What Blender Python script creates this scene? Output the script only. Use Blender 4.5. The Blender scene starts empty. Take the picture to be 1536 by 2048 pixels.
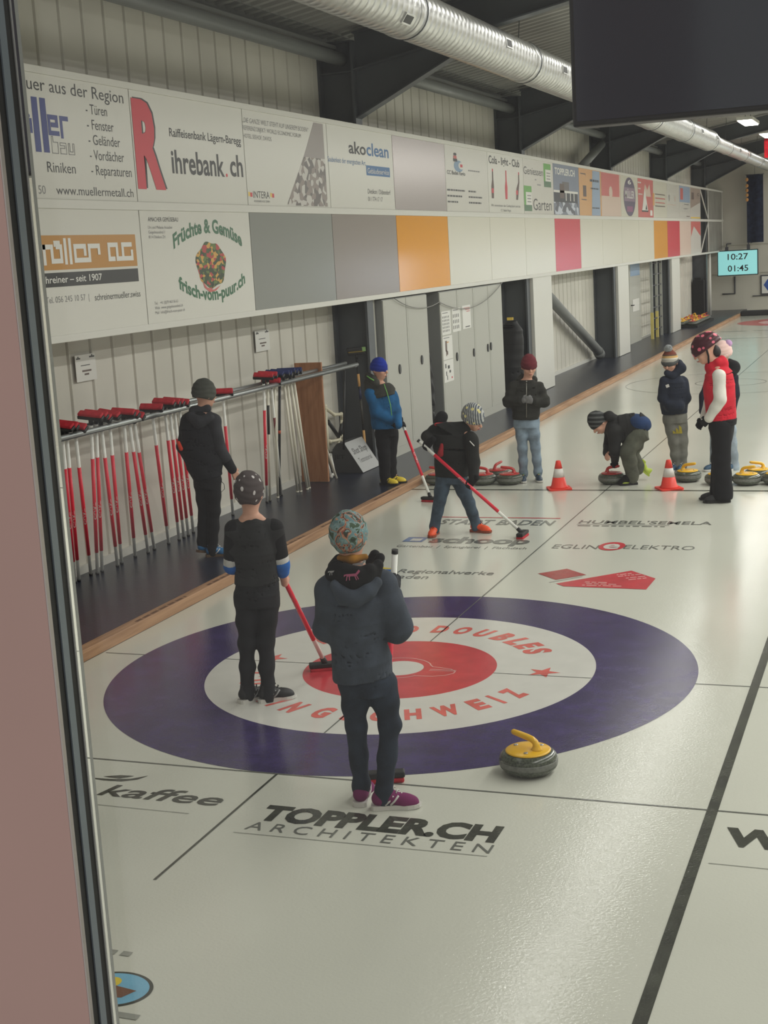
import bpy, bmesh, math, random
import numpy as np
from mathutils import Vector, Matrix, Quaternion
random.seed(7)
sc = bpy.context.scene
COL = sc.collection
# ------------------------------------------------------------------ camera
CAM = np.array([2.98137, -7.87203, 2.54322]); FPX = 2784.055
def _rot(r):
    th = np.linalg.norm(r); k = r/th
    K = np.array([[0,-k[2],k[1]],[k[2],0,-k[0]],[-k[1],k[0],0]])
    return np.eye(3)+np.sin(th)*K+(1-np.cos(th))*K@K
CM = _rot(np.array([.189726216,.360477647,-.0243565361])) @ np.array([[1,0,0],[0,0,-1],[0,1,0]],float)
cd = bpy.data.cameras.new('camera'); cam = bpy.data.objects.new('camera', cd); COL.objects.link(cam)
cd.sensor_fit = 'VERTICAL'; cd.sensor_height = 36; cd.sensor_width = 27; cd.lens = FPX/2048*36; cd.clip_start = .02; cd.clip_end = 200
mw = np.eye(4); mw[:3,0] = CM[0]; mw[:3,1] = -CM[1]; mw[:3,2] = -CM[2]; mw[:3,3] = CAM
cam.matrix_world = Matrix(mw.tolist()); sc.camera = cam
def ray(u, v): return CM.T @ np.array([(u-768)/FPX, (v-1024)/FPX, 1.0])
def on(u, v, ax, val):            # measured point of the photograph on a wall, floor or other known plane
    d = ray(u, v); i = 'xyz'.index(ax); return CAM + (val-CAM[i])/d[i]*d
# ------------------------------------------------------------------ colour management, world, lights
sc.view_settings.view_transform = 'Standard'; sc.view_settings.look = 'None'; sc.view_settings.gamma = 1
sc.view_settings.exposure = 0.0; sc.view_settings.use_curve_mapping = False
W = bpy.data.worlds.new('world'); sc.world = W; W.use_nodes = True
W.node_tree.nodes['Background'].inputs[0].default_value = (.97, .93, .9, 1); W.node_tree.nodes['Background'].inputs[1].default_value = .6
def area(name, loc, sx, sy, power, col=(1, .975, .93), rot=(0,0,0)):
    l = bpy.data.lights.new(name, 'AREA'); l.shape = 'RECTANGLE'; l.size = sx; l.size_y = sy; l.energy = power; l.color = col
    o = bpy.data.objects.new(name, l); o.location = loc; o.rotation_euler = rot; COL.objects.link(o); return o
LP = 40
for k in range(15):
    y = -4+3*k; q = .6 if k < 2 else .85 if k < 3 else 1.; area('lamp_light', (-.62, y, 5.1), .2, 2.6, LP*.4*q); area('lamp_light', (3.9, y+1, 5.1), .3, 2.6, LP*2.7*q); area('lamp_light', (8.6, y, 5.4), .3, 2.6, LP*3.4*q)
# ------------------------------------------------------------------ materials
def lin(c): return tuple(((x/255)/12.92 if x/255 <= .04045 else ((x/255+.055)/1.055)**2.4) for x in c)
MATS = {}
class NT:
    def __init__(s, m): s.m = m; s.t = m.node_tree; s.b = s.t.nodes['Principled BSDF']
    def n(s, typ, **kw):
        nd = s.t.nodes.new(typ)
        for k, v in kw.items():
            if k in nd.inputs: nd.inputs[k].default_value = v
            else: setattr(nd, k, v)
        return nd
    def l(s, a, b): s.t.links.new(a, b)
    def obj(s, scale=None):
        tc = s.n('ShaderNodeTexCoord'); 
        if scale is None: return tc.outputs['Object']
        mp = s.n('ShaderNodeMapping'); mp.inputs['Scale'].default_value = scale; s.l(tc.outputs['Object'], mp.inputs[0]); return mp.outputs[0]
    def ramp(s, src, stops, const=True):
        r = s.n('ShaderNodeValToRGB'); r.color_ramp.interpolation = 'CONSTANT' if const else 'LINEAR'
        e = r.color_ramp.elements
        while len(e) < len(stops): e.new(.5)
        for q, (p, c) in zip(e, stops): q.position = p; q.color = (*lin(c), 1)
        s.l(src, r.inputs[0]); return r.outputs[0]
def mat(name, rgb, rough=.5, metal=0, spec=.5, var=0, vs=6, bump=0, bs=40, emit=0, coat=0):
    if name in MATS: return MATS[name]
    m = bpy.data.materials.new(name); m.use_nodes = True; t = NT(m); b = t.b
    b.inputs['Base Color'].default_value = (*lin(rgb), 1); b.inputs['Roughness'].default_value = rough
    b.inputs['Metallic'].default_value = metal; b.inputs['Specular IOR Level'].default_value = spec
    b.inputs['Coat Weight'].default_value = coat
    if emit: b.inputs['Emission Color'].default_value = (*lin(rgb), 1); b.inputs['Emission Strength'].default_value = emit
    if var or bump: co = t.obj()
    if var:
        nz = t.n('ShaderNodeTexNoise', Scale=vs, Detail=4.0); t.l(co, nz.inputs['Vector'])
        lo = tuple(max(0, c*(1-var)) for c in rgb); hi = tuple(min(255, c*(1+var)) for c in rgb)
        t.l(t.ramp(nz.outputs['Fac'], [(.3, lo), (.7, hi)], False), b.inputs['Base Color'])
    if bump:
        nb = t.n('ShaderNodeTexNoise', Scale=bs, Detail=3.0); t.l(co, nb.inputs['Vector'])
        bp = t.n('ShaderNodeBump', Strength=bump, Distance=.01); t.l(nb.outputs['Fac'], bp.inputs['Height']); t.l(bp.outputs[0], b.inputs['Normal'])
    MATS[name] = m; return m
def fabric(name, rgb, var=.14, rough=.85): return mat(name, rgb, rough, 0, .25, var, 9, .12, 240)
# ------------------------------------------------------------------ object helpers
def tag(o, label=None, cat=None, group=None, kind=None):
    if label: o['label'] = label
    if cat: o['category'] = cat
    if group: o['group'] = group
    if kind: o['kind'] = kind
    return o
def empty(name, loc, label=None, cat=None, group=None):
    o = bpy.data.objects.new(name, None); o.location = [float(c) for c in loc]; o.empty_display_size = .1; COL.objects.link(o); return tag(o, label, cat, group)
def worldloc(o):
    v = Vector((0,0,0))
    while o is not None: v += o.location; o = o.parent
    return v
def link(name, me, m, parent=None, world=False):
    if m is not None:
        for k in (m if isinstance(m, (list, tuple)) else [m]): me.materials.append(k)
    o = bpy.data.objects.new(name, me); COL.objects.link(o)
    if parent is not None:
        if world: me.transform(Matrix.Translation(-worldloc(parent)))
        o.parent = parent
    return o
def V3(p): return Vector([float(c) for c in p])
class MB:
    def __init__(s): s.b = bmesh.new(); s.mi = 0
    def _set(s, fs, smooth=False):
        for f in fs: f.material_index = s.mi; f.smooth = smooth
    def box(s, lo, hi, M=None, bev=0):
        x0,y0,z0 = lo; x1,y1,z1 = hi
        vs = [Vector(c) for c in ((x0,y0,z0),(x1,y0,z0),(x1,y1,z0),(x0,y1,z0),(x0,y0,z1),(x1,y0,z1),(x1,y1,z1),(x0,y1,z1))]
        if M is not None: vs = [M @ v for v in vs]
        v = [s.b.verts.new(c) for c in vs]
        fs = [s.b.faces.new([v[i] for i in q]) for q in ((0,3,2,1),(4,5,6,7),(0,1,5,4),(1,2,6,5),(2,3,7,6),(3,0,4,7))]
        s._set(fs)
        if bev:
            es = list({e for f in fs for e in f.edges})
            r = bmesh.ops.bevel(s.b, geom=es, offset=bev, segments=2, affect='EDGES', profile=.5); s._set(r['faces'])
        return s
    def tube(s, pts, r, seg=10, caps=True, rads=None):
        pts = [V3(p) for p in pts]; n = len(pts); rings = []; up = None
        for i, p in enumerate(pts):
            d = (pts[min(i+1,n-1)]-pts[max(i-1,0)]).normalized()
            if up is None: a = Vector((0,0,1)) if abs(d.z) < .9 else Vector((1,0,0)); up = d.cross(a).normalized()
            up = (up - d*up.dot(d)).normalized(); w = d.cross(up); rr = rads[i] if rads else r
            rings.append([s.b.verts.new(p+(up*math.cos(t)+w*math.sin(t))*rr) for t in [2*math.pi*k/seg for k in range(seg)]])
        fs = []
        for a, b in zip(rings, rings[1:]):
            for k in range(seg): fs.append(s.b.faces.new((a[k], a[(k+1)%seg], b[(k+1)%seg], b[k])))
        s._set(fs, True)
        if caps: s._set([s.b.faces.new(rings[0][::-1]), s.b.faces.new(rings[-1])])
        return s
    def lathe(s, prof, c=(0,0,0), seg=32, M=None):
        c = V3(c); rings = []
        for r, z in prof:
            rg = [Vector((r*math.cos(t), r*math.sin(t), z)) for t in [2*math.pi*k/seg for k in range(seg)]]
            rings.append([s.b.verts.new((M @ q if M else q)+c) for q in rg])
        fs = []
        for a, b in zip(rings, rings[1:]):
            for k in range(seg): fs.append(s.b.faces.new((a[k], a[(k+1)%seg], b[(k+1)%seg], b[k])))
        s._set(fs, True); s._set([s.b.faces.new(rings[0][::-1]), s.b.faces.new(rings[-1])]); return s
    def prism(s, poly, fn, h0, h1):     # poly of 2-D points, fn(a,b,h) -> 3-D
        lo = [s.b.verts.new(V3(fn(a,b,h0))) for a,b in poly]; hi = [s.b.verts.new(V3(fn(a,b,h1))) for a,b in poly]; n = len(poly)
        fs = [s.b.faces.new(lo[::-1]), s.b.faces.new(hi)]
        for k in range(n): fs.append(s.b.faces.new((lo[k], lo[(k+1)%n], hi[(k+1)%n], hi[k])))
        s._set(fs); return s
    def poly(s, pts):
        s._set([s.b.faces.new([s.b.verts.new(V3(p)) for p in pts])]); return s
    def ring(s, c, r0, r1, z, seg=96, fn=None):
        fn = fn or (lambda a, b: (c[0]+a, c[1]+b, z)); P = []
        for k in range(seg):
            t = 2*math.pi*k/seg; P.append([s.b.verts.new(V3(fn(r*math.cos(t), r*math.sin(t)))) for r in ((r0, r1) if r0 > 0 else (r1,))])
        if r0 > 0: s._set([s.b.faces.new((P[k][0], P[k][1], P[(k+1)%seg][1], P[(k+1)%seg][0])) for k in range(seg)])
        else: s._set([s.b.faces.new([p[0] for p in P])])
        return s
    def ball(s, c, r, seg=12):
        M = Matrix.Translation(V3(c)) @ Matrix.Diagonal((*((r,r,r) if not hasattr(r,'__len__') else r), 1))
        q = bmesh.ops.create_uvsphere(s.b, u_segments=seg, v_segments=max(6, seg//2+2), radius=1, matrix=M)
        s._set({f for v in q['verts'] for f in v.link_faces}, True); return s
    def build(s, name, m, parent=None, world=False, fixn=True):
        if fixn: bmesh.ops.recalc_face_normals(s.b, faces=s.b.faces[:])
        me = bpy.data.meshes.new(name); s.b.to_mesh(me); s.b.free(); return link(name, me, m, parent, world)
def children(o): return list(o.children)
def dup(root, label=None, group=None):
    r = root.copy(); COL.objects.link(r)
    if label: r['label'] = label
    if group: r['group'] = group
    for ch in children(root):
        c = ch.copy(); COL.objects.link(c); c.parent = r
        for g in children(ch):
            d = g.copy(); COL.objects.link(d); d.parent = c
    return r
# lettering: flat letters cut from the built-in font, baseline at origin, cap height 1
_TC = {}
def text_verts(s, bold=0.0, shear=0.0):
    k = (s, bold, shear)
    if k not in _TC:
        cu = bpy.data.curves.new('t', 'FONT'); cu.body = s; cu.size = 1; cu.offset = bold; cu.shear = shear; cu.resolution_u = 3
        o = bpy.data.objects.new('t', cu); COL.objects.link(o); dg = bpy.context.evaluated_depsgraph_get()
        me = bpy.data.meshes.new_from_object(o.evaluated_get(dg)); bpy.data.objects.remove(o)
        co = np.empty(len(me.vertices)*3); me.vertices.foreach_get('co', co); co = co.reshape(-1,3)[:, :2]
        _TC[k] = (co, [list(p.vertices) for p in me.polygons]); bpy.data.meshes.remove(me)
    return _TC[k]
CAPH = None
def text(name, s, m, fn, w, h, parent, bold=0., shear=0., center=False, keep=False):
    """fn(a,b): metres along the line / up from the baseline -> 3-D point (world)"""
    global CAPH
    if CAPH is None: CAPH = float(text_verts('H')[0][:,1].max())
    co, fs = text_verts(s, bold, shear); x0, x1 = co[:,0].min(), co[:,0].max()
    sx = (h/CAPH if keep else w/(x1-x0)); A = (co[:,0]-x0)*sx; Bv = co[:,1]*h/CAPH
    if center: A = A-A.max()/2
    me = bpy.data.meshes.new(name); me.from_pydata([tuple(float(q) for q in fn(a,b)) for a,b in zip(A,Bv)], [], fs); me.update()
    return link(name, me, m, parent, parent is not None)
# ------------------------------------------------------------------ signed-distance sculpting for bodies and clothes
class Sdf:
    def __init__(s): s.p = []; s.cuts = []; s.fold = None; s.subs = []
    def add(s, f, lo, hi, k): s.p.append((f, np.array(lo,float), np.array(hi,float), k)); return s
    def cap(s, a, b, ra, rb=None, k=.02):
        a = np.array(a,float); b = np.array(b,float); rb = ra if rb is None else rb; d = b-a; L = max(d@d, 1e-9)
        def f(P):
            q = P-a; t = np.clip((q@d)/L, 0, 1); return np.linalg.norm(q-t[...,None]*d, axis=-1)-(ra+(rb-ra)*t)
        m = max(ra, rb); return s.add(f, np.minimum(a,b)-m, np.maximum(a,b)+m, k)
    def chain(s, pts, rs, k=.02):
        for i in range(len(pts)-1): s.cap(pts[i], pts[i+1], rs[i], rs[i+1], k)
        return s
    def ell(s, c, r, A=None, k=.02):
        c = np.array(c,float); r = np.array(r,float); A = np.eye(3) if A is None else np.array(A,float)
        def f(P):
            q = (P-c)@A.T/r; n = np.linalg.norm(q, axis=-1); g = np.linalg.norm(q/r, axis=-1)+1e-9; return n*(n-1)/g
        m = r.max(); return s.add(f, c-m, c+m, k)
    def loft(s, rings, right, k=.03):
        right = np.array(right,float); segs = []; los = []; his = []
        for (a,rxa,rya),(b,rxb,ryb) in zip(rings, rings[1:]):
            a = np.array(a,float); b = np.array(b,float); L = np.linalg.norm(b-a); ax = (b-a)/L; rt = right-ax*(right@ax); rt /= np.linalg.norm(rt)
            segs.append((a,ax,L,rt,np.cross(rt,ax),rxa,rya,rxb,ryb)); m = max(rxa,rya,rxb,ryb); los.append(np.minimum(a,b)-m); his.append(np.maximum(a,b)+m)
        def f(P):
            out = None
            for a,ax,L,rt,fw,rxa,rya,rxb,ryb in segs:
                q = P-a; h = q@ax; t = np.clip(h/L, 0, 1); u = t*t*(3-2*t)*.5+t*.5; rx = rxa+(rxb-rxa)*u; ry = rya+(ryb-rya)*u
                n = np.sqrt(((q@rt)/rx)**2+((q@fw)/ry)**2); d = (n-1)*np.minimum(rx, ry); e = np.abs(h-t*L)
                d = np.where(e > 0, np.sqrt(np.maximum(d,0)**2+e**2), d)
                if out is None: out = d
                else: kk = .012; hh = np.clip(.5+.5*(out-d)/kk, 0, 1); out = out*(1-hh)+d*hh-kk*hh*(1-hh)
            return out
        return s.add(f, np.min(los,axis=0), np.max(his,axis=0), k)
    def cut(s, p, n): s.cuts.append((np.array(p,float), np.array(n,float))); return s
    def build(s, name, m, parent, h=.008):
        lo = np.min([p[1] for p in s.p], axis=0)-3*h-.012; hi = np.max([p[2] for p in s.p], axis=0)+3*h+.012
        n = np.ceil((hi-lo)/h).astype(int)+1; D = np.full(n, .2, np.float64)
        ax = [lo[i]+h*np.arange(n[i]) for i in range(3)]
        for f, a, b, k in s.p:
            i0 = np.maximum(0, np.floor((a-lo-k-2*h)/h).astype(int)); i1 = np.minimum(n, np.ceil((b-lo+k+2*h)/h).astype(int)+1)
            sl = tuple(slice(i0[i], i1[i]) for i in range(3))
            P = np.stack(np.meshgrid(*[ax[i][sl[i]] for i in range(3)], indexing='ij'), -1); d = f(P); o = D[sl]
            hh = np.clip(.5+.5*(o-d)/k, 0, 1); D[sl] = o*(1-hh)+d*hh-k*hh*(1-hh)
        if s.fold or s.cuts:
            P = np.stack(np.meshgrid(*ax, indexing='ij'), -1)
            if s.fold: D += s.fold(P)
            for p, nn in s.cuts: D = np.maximum(D, (P-p)@nn)
        V, F = snet(D, lo, h)
        me = bpy.data.meshes.new(name); me.from_pydata(V.tolist(), [], F.tolist()); me.update()
        me.polygons.foreach_set('use_smooth', np.ones(len(me.polygons), bool)); return link(name, me, m, parent, True)
def snet(D, org, h):
    S = D < 0; nx = np.array(D.shape)-1; cnt = np.zeros(nx, np.int8)
    C = [(i,j,k) for i in (0,1) for j in (0,1) for k in (0,1)]
    for i,j,k in C: cnt += S[i:i+nx[0], j:j+nx[1], k:k+nx[2]]
    mask = (cnt > 0) & (cnt < 8); cells = np.argwhere(mask); idx = -np.ones(nx, np.int64); idx[mask] = np.arange(len(cells))
    acc = np.zeros((len(cells),3)); ct = np.zeros(len(cells))
    for a in C:
        for b in C:
            if sum(b)-sum(a) == 1 and sum(abs(x-y) for x,y in zip(a,b)) == 1:
                d0 = D[tuple((cells+a).T)]; d1 = D[tuple((cells+b).T)]; mm = (d0 < 0) != (d1 < 0); t = d0[mm]/(d0[mm]-d1[mm])
                acc[mm] += np.array(a)+t[:,None]*(np.array(b)-np.array(a)); ct[mm] += 1
    V = (cells+acc/ct[:,None])*h+org; F = []
    for a in range(3):
        b, c = (a+1)%3, (a+2)%3; sl0 = [slice(None)]*3; sl1 = [slice(None)]*3; sl0[a] = slice(0,-1); sl1[a] = slice(1,None)
        A = S[tuple(sl0)]; p = np.argwhere(A != S[tuple(sl1)]); ok = (p[:,b] > 0) & (p[:,c] > 0) & (p[:,b] < D.shape[b]-1) & (p[:,c] < D.shape[c]-1); p = p[ok]
        eb = np.zeros(3,int); eb[b] = 1; ec = np.zeros(3,int); ec[c] = 1
        q = np.stack([idx[tuple((p-eb-ec).T)], idx[tuple((p-ec).T)], idx[tuple(p.T)], idx[tuple((p-eb).T)]], 1)
        ins = A[tuple(p.T)]; q[~ins] = q[~ins][:, ::-1]; F.append(q)
    return V, np.concatenate(F)
# ------------------------------------------------------------------ ice, walkway, walls, roof
def ice_mat():
    m = mat('ice', (205,206,193), .1, 0, .5); t = NT(m); co = t.obj()
    n1 = t.n('ShaderNodeTexNoise', Scale=.55, Detail=3.0); t.l(co, n1.inputs['Vector'])
    t.l(t.ramp(n1.outputs['Fac'], [(.3, (201,202,190)), (.7, (210,211,199))], False), t.b.inputs['Base Color'])
    n2 = t.n('ShaderNodeTexNoise', Scale=70.0, Detail=3.0); t.l(co, n2.inputs['Vector'])
    bp = t.n('ShaderNodeBump', Strength=.22, Distance=.004); t.l(n2.outputs['Fac'], bp.inputs['Height']); t.l(bp.outputs[0], t.b.inputs['Normal'])
    return m
def paint(name, rgb, var=.06):
    if name in MATS: return MATS[name]
    m = mat(name, rgb, .15, 0, .5, var, 7); t = NT(m); n2 = t.n('ShaderNodeTexNoise', Scale=110.0, Detail=2.0); t.l(t.obj(), n2.inputs['Vector'])
    bp = t.n('ShaderNodeBump', Strength=.15, Distance=.004); t.l(n2.outputs['Fac'], bp.inputs['Height']); t.l(bp.outputs[0], t.b.inputs['Normal']); return m
ICE = ice_mat(); P_PUR = paint('ice_purple', (62,52,94), .12); P_RED = paint('ice_red', (196,62,70)); P_SALM = paint('ice_salmon', (216,104,96)); P_WHT = paint('ice_white', (212,211,204), .015)
P_BLK = paint('ice_black', (62,64,56), .2); P_GRY = paint('ice_grey', (104,106,100)); P_LGT = paint('ice_light_line', (150,152,144)); P_BLU = paint('ice_blue', (58,98,160)); P_YEL = paint('ice_yellow', (222,198,70)); P_DRD = paint('ice_dark_red', (168,72,70)); P_SKY = paint('ice_sky', (120,180,210)); P_BRN = paint('ice_brown', (120,84,66)); P_PNK = paint('ice_pink', (226,176,172))
STEEL = mat('steel_grey', (74,78,82), .42, 0, .4, .06, 2); CLAD = mat('cladding', (203,200,190), .55, 0, .4, .03, 1.2); WHITE = mat('white_lacquer', (206,205,198), .4, 0, .4); DARKGAP = mat('dark_gap', (28,28,28), .7)
BLUEFLOOR = mat('walkway_rubber', (32,37,52), .3, 0, .5, .12, 3, .15, 60)
m = MB(); m.box((-2.155,-8,-.12),(14,41.2,0)); floor = m.build('floor', ICE); tag(floor, kind='structure')
m = MB(); m.box((-3.7,-8,-.12),(-2.245,41.2,.08)); wk = m.build('floor_walkway', BLUEFLOOR); tag(wk, kind='structure')
def wood_mat(name, c1, c2, sc_=(2,30,30)):
    if name in MATS: return MATS[name]
    m = mat(name, c1, .55, 0, .3); t = NT(m); n = t.n('ShaderNodeTexNoise', Scale=2.0, Detail=6.0, Distortion=.6); t.l(t.obj(sc_), n.inputs['Vector'])
    t.l(t.ramp(n.outputs['Fac'], [(.3, c2), (.65, c1)], False), t.b.inputs['Base Color']); return m
TIMBER = wood_mat('timber_edge', (178,140,108), (146,110,82), (14,.8,14))
m = MB(); m.box((-2.245,-8,0),(-2.155,38.6,.082), bev=.006); kerb = m.build('trim_1', TIMBER); tag(kerb, kind='structure')
INKW = mat('burnt_lettering', (104,72,50), .7)
rg = random.Random(5)
def scribble(mb, fn, L, h):
    a = 0
    while a < L-.02:
        w = rg.uniform(.6,2.6)*h; mb.poly([fn(a,h*.1),fn(min(L,a+w),h*.1),fn(min(L,a+w),h*.75),fn(a,h*.75)]); a += w+h*.45
mb = MB()
for y0 in (.5,1.6,2.75,3.9,5.3): scribble(mb, lambda a,b: (-2.15-.012-b, y0+a, .0828), .75, .045)
mb.build('kerb_lettering', INKW, kerb, True)
# ice markings, painted flat into the ice: children of the floor
def Z(k): return .0006+k*.0005
def mark(name, mb, mt): return mb.build(name, mt, floor, True)
for cy, cols in ((0,(P_PUR,P_WHT,P_RED,P_WHT)), (34.75,(P_RED,P_PNK,P_PUR,P_WHT))):
    mark('house_outer_ring', MB().ring((0,cy),1.22,1.83,Z(1),160), cols[0])
    mark('house_middle_ring', MB().ring((0,cy),.61,1.22,Z(1),128), cols[1]); mark('house_inner_ring', MB().ring((0,cy),.152,.61,Z(1),96), cols[2]); mark('house_button', MB().ring((0,cy),0,.152,Z(1),48), cols[3])
def strip(x0,y0,x1,y1,w,k,mt,name):
    d = Vector((x1-x0,y1-y0)).normalized(); n = Vector((-d.y,d.x))*w/2
    mark(name, MB().poly([(x0+n.x,y0+n.y,Z(k)),(x0-n.x,y0-n.y,Z(k)),(x1-n.x,y1-n.y,Z(k)),(x1+n.x,y1+n.y,Z(k))]), mt)
strip(0,1.83,0,32.9,.013,2,P_GRY,'centre_line'); strip(0,-3.08,0,-1.83,.014,2,P_BLK,'centre_line'); strip(0,.61,0,1.22,.01,3,P_GRY,'centre_line'); strip(0,-1.22,0,-.61,.01,3,P_GRY,'centre_line'); strip(0,1.22,0,1.83,.008,3,P_GRY,'centre_line')
strip(1.83,0,13,0,.012,2,P_GRY,'tee_line'); strip(-2.13,0,-1.83,0,.012,2,P_GRY,'tee_line'); strip(.61,0,1.22,0,.009,3,P_GRY,'tee_line'); strip(-1.22,0,-.61,0,.009,3,P_GRY,'tee_line')
strip(-2.15,-1.835,13,-1.835,.012,3,P_GRY,'back_line'); strip(-2.15,6.401,13,6.401,.055,2,P_BLK,'hog_line'); strip(-2.15,28.35,13,28.35,.09,2,P_GRY,'hog_line')
for k in range(9): strip(-1.9+k*.9,31.1,-1.9+k*.9+.72,31.1,.11,2,P_BLK,'marking_dash')
strip(2.165,-8,2.165,38,.05,4,P_BLK,'divider_line'); strip(2.165,40,2.165,38,.05,4,P_BLK,'divider_line')
for r in (.61,1.83): mark('practice_circle', MB().ring((0,17.37),r-.012,r+.012,Z(2),128), P_LGT)
# stone outline in the button
pts = [];
def curve_strip(pts, w, k, mt, name):
    mb = MB(); P = [Vector(p) for p in pts]; L = []; R = []
    for i,p in enumerate(P):
        d = (P[min(i+1,len(P)-1)]-P[max(i-1,0)]).normalized(); n = Vector((-d.y,d.x))*w/2; L.append(p+n); R.append(p-n)
    for i in range(len(P)-1): mb.poly([(*L[i],Z(k)),(*R[i],Z(k)),(*R[i+1],Z(k)),(*L[i+1],Z(k))])
    return mark(name, mb, mt)
curve_strip([(.22*math.cos(t)*1.0-.02, .215*math.sin(t)) for t in np.linspace(.5,5.6,40)] , .008,3,P_PNK,'stone_outline')
curve_strip([(.17,.1),(.2,.06),(.25,.05),(.33,.03),(.37,-.01),(.37,-.05),(.33,-.1),(.26,-.13),(.15,-.14)], .008,3,P_PNK,'stone_outline')
curve_strip([(.2,.005),(.37,.012)], .008,3,P_PNK,'stone_outline'); curve_strip([(.2,-.018),(.36,-.01)], .006,3,P_PNK,'stone_outline')
# ring lettering
def arc_text(s, r, a_list, mt, h, inward):
    for ch, a in zip(s, a_list):
        a = math.radians(a); c = Vector((math.cos(a), math.sin(a))); up = c if not inward else -c; rt = Vector((up.y,-up.x)); o = c*r
        text('ring_lettering', ch, mt, lambda A,B: (o.x+rt.x*A+up.x*(B-h/2), o.y+rt.y*A+up.y*(B-h/2), Z(3)), h*.78*(1.3 if ch in 'WM' else .3 if ch == 'I' else .9), h, floor, .06, .1, True)
arc_text('MIXED', .91, [143,133.8,126,116,104.8], P_SALM, .155, False); arc_text('DOUBLES', .91, [91.7,81.4,70.8,60.3,50.7,42.3,33.6], P_SALM, .155, False)
arc_text('CURLING', .91, [-161.5,-151.3,-140.5,-130.5,-121.8,-112.5,-99], P_SALM, .155, True); arc_text('SCHWEIZ', .91, [-87.5,-77.3,-65.5,-53,-40.8,-32.5,-23.5], P_SALM, .155, True)
for a in (4,176):
    c = (.91*math.cos(math.radians(a)), .91*math.sin(math.radians(a)))
    mark('ring_star', MB().poly([(c[0]+r*math.sin(t), c[1]+r*math.cos(t), Z(3)) for r,t in [((.105 if k%2 == 0 else .042), math.pi*k/5+.2) for k in range(10)]]), P_SALM)
# logos in the ice
def itext(s, x0, x1, y0, y1, mt, bold=0., shear=0.): return text('ice_lettering', s, mt, lambda a,b: (x0+a, y0+b, Z(3)), x1-x0, y1-y0, floor, bold, shear)
def idash(x0,y0,x1,h,mt,k=3,fn=None):
    mb = MB(); scribble(mb, fn or (lambda a,b: (x0+a,y0+b,Z(k))), x1-x0, h); mark('ice_lettering', mb, mt)
strip(-1.32,4.86,-.12,4.86,.035,3,P_RED,'logo_line'); itext('STADT BADEN',-1.24,-.13,4.52,4.74,P_GRY,.02)
itext('schoop',-1.06,-.14,3.69,3.93,P_GRY,.04); itext('Gartenbau  |  Spenglerei  |  Flachdach',-1.29,-.1,3.48,3.56,P_GRY)
mb = MB(); mb.poly([(-1.31,3.7,Z(3)),(-1.12,3.7,Z(3)),(-1.12,3.9,Z(3)),(-1.31,3.9,Z(3))]); mark('logo_square', mb, P_BLU)
mb = MB(); mb.poly([(-1.25,3.74,Z(4)),(-1.15,3.74,Z(4)),(-1.15,3.84,Z(4)),(-1.25,3.84,Z(4))]); mark('logo_square', mb, P_WHT)
itext('Regionalwerke',-.93,-.12,2.52,2.64,P_GRY,.01); itext('Baden',-.93,-.61,2.33,2.45,P_GRY)
mb = MB(); mb.poly([(-1.24,2.5,Z(3)),(-1.02,2.5,Z(3)),(-.97,2.62,Z(3)),(-1.2,2.6,Z(3))]); mark('logo_swoosh', mb, P_BLU)
mb = MB(); mb.poly([(-1.24,2.62,Z(3)),(-.97,2.64,Z(3)),(-1.2,2.72,Z(3))]); mark('logo_swoosh', mb, P_YEL)
itext("HUMBEL'SEMELA",.1,1.32,4.64,4.78,P_GRY,.015); idash(.12,4.51,.92,.05,P_GRY); strip(.1,4.59,.95,4.59,.012,3,P_GRY,'logo_line')
itext('EGLIN',.11,.5,3.55,3.7,P_GRY); itext('ELEKTRO',.72,1.31,3.58,3.73,P_GRY)
mark('logo_disc', MB().ring((.61,3.67),0,.112,Z(3),48,lambda a,b:(.61+a,3.67+b*1.5,Z(3))), P_RED); text('ice_lettering','e',P_WHT,lambda a,b:(.54+a,3.57+b,Z(4)),.14,.27,floor,.03)
mark('logo_rhombus', MB().poly([(.23,2.61,Z(3)),(.42,2.42,Z(3)),(.62,2.61,Z(3)),(.42,2.8,Z(3))]), P_DRD); strip(.39,2.33,.6,2.55,.012,3,P_LGT,'logo_line')
mark('logo_arrow', MB().poly([(.45,2.3,Z(3)),(.53,2.22,Z(3)),(1.16,2.2,Z(3)),(1.17,2.55,Z(3)),(.94,2.79,Z(3))]), P_RED)
for x0,y0,w in ((.66,2.36,.2),(.68,2.31,.26),(.66,2.26,.3)): idash(x0,y0,x0+w,.03,P_PNK,4)
for x0,y0,w in ((.86,2.62,.16),(.88,2.57,.2),(.95,2.52,.18),(.98,2.47,.17)): idash(x0,y0,x0+w,.026,P_PNK,4,lambda a,b,x0=x0,y0=y0:(x0+a*.8-b*.5,y0+a*.5+b,Z(4)))
itext('kaffee',-.78,-.11,-2.285,-2.15,P_BLK,.012,.18)
mark('logo_wave', MB().poly([(-.97,-2.09,Z(3)),(-.85,-2.105,Z(3)),(-.75,-2.1,Z(3)),(-.68,-2.06,Z(3)),(-.65,-2.0,Z(3)),(-.72,-2.06,Z(3)),(-.83,-2.085,Z(3))]), P_BLK)
mark('logo_wave', MB().poly([(-.88,-2.06,Z(3)),(-.78,-2.065,Z(3)),(-.72,-2.02,Z(3)),(-.8,-2.025,Z(3))]), P_BLK); strip(-.9,-2.4,-.2,-2.4,.005,3,P_LGT,'logo_line')
itext('TOPPLER.CH',.14,1.3,-2.385,-2.23,P_BLK,.05); itext('A R C H I T E K T E N',.14,1.31,-2.505,-2.42,P_GRY); strip(.11,-2.55,1.31,-2.535,.005,3,P_LGT,'logo_line')
itext('W',2.25,2.52,-2.19,-2.02,P_BLK,.05); strip(2.22,-2.39,3.5,-2.39,.005,3,P_LGT,'logo_line')
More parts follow.
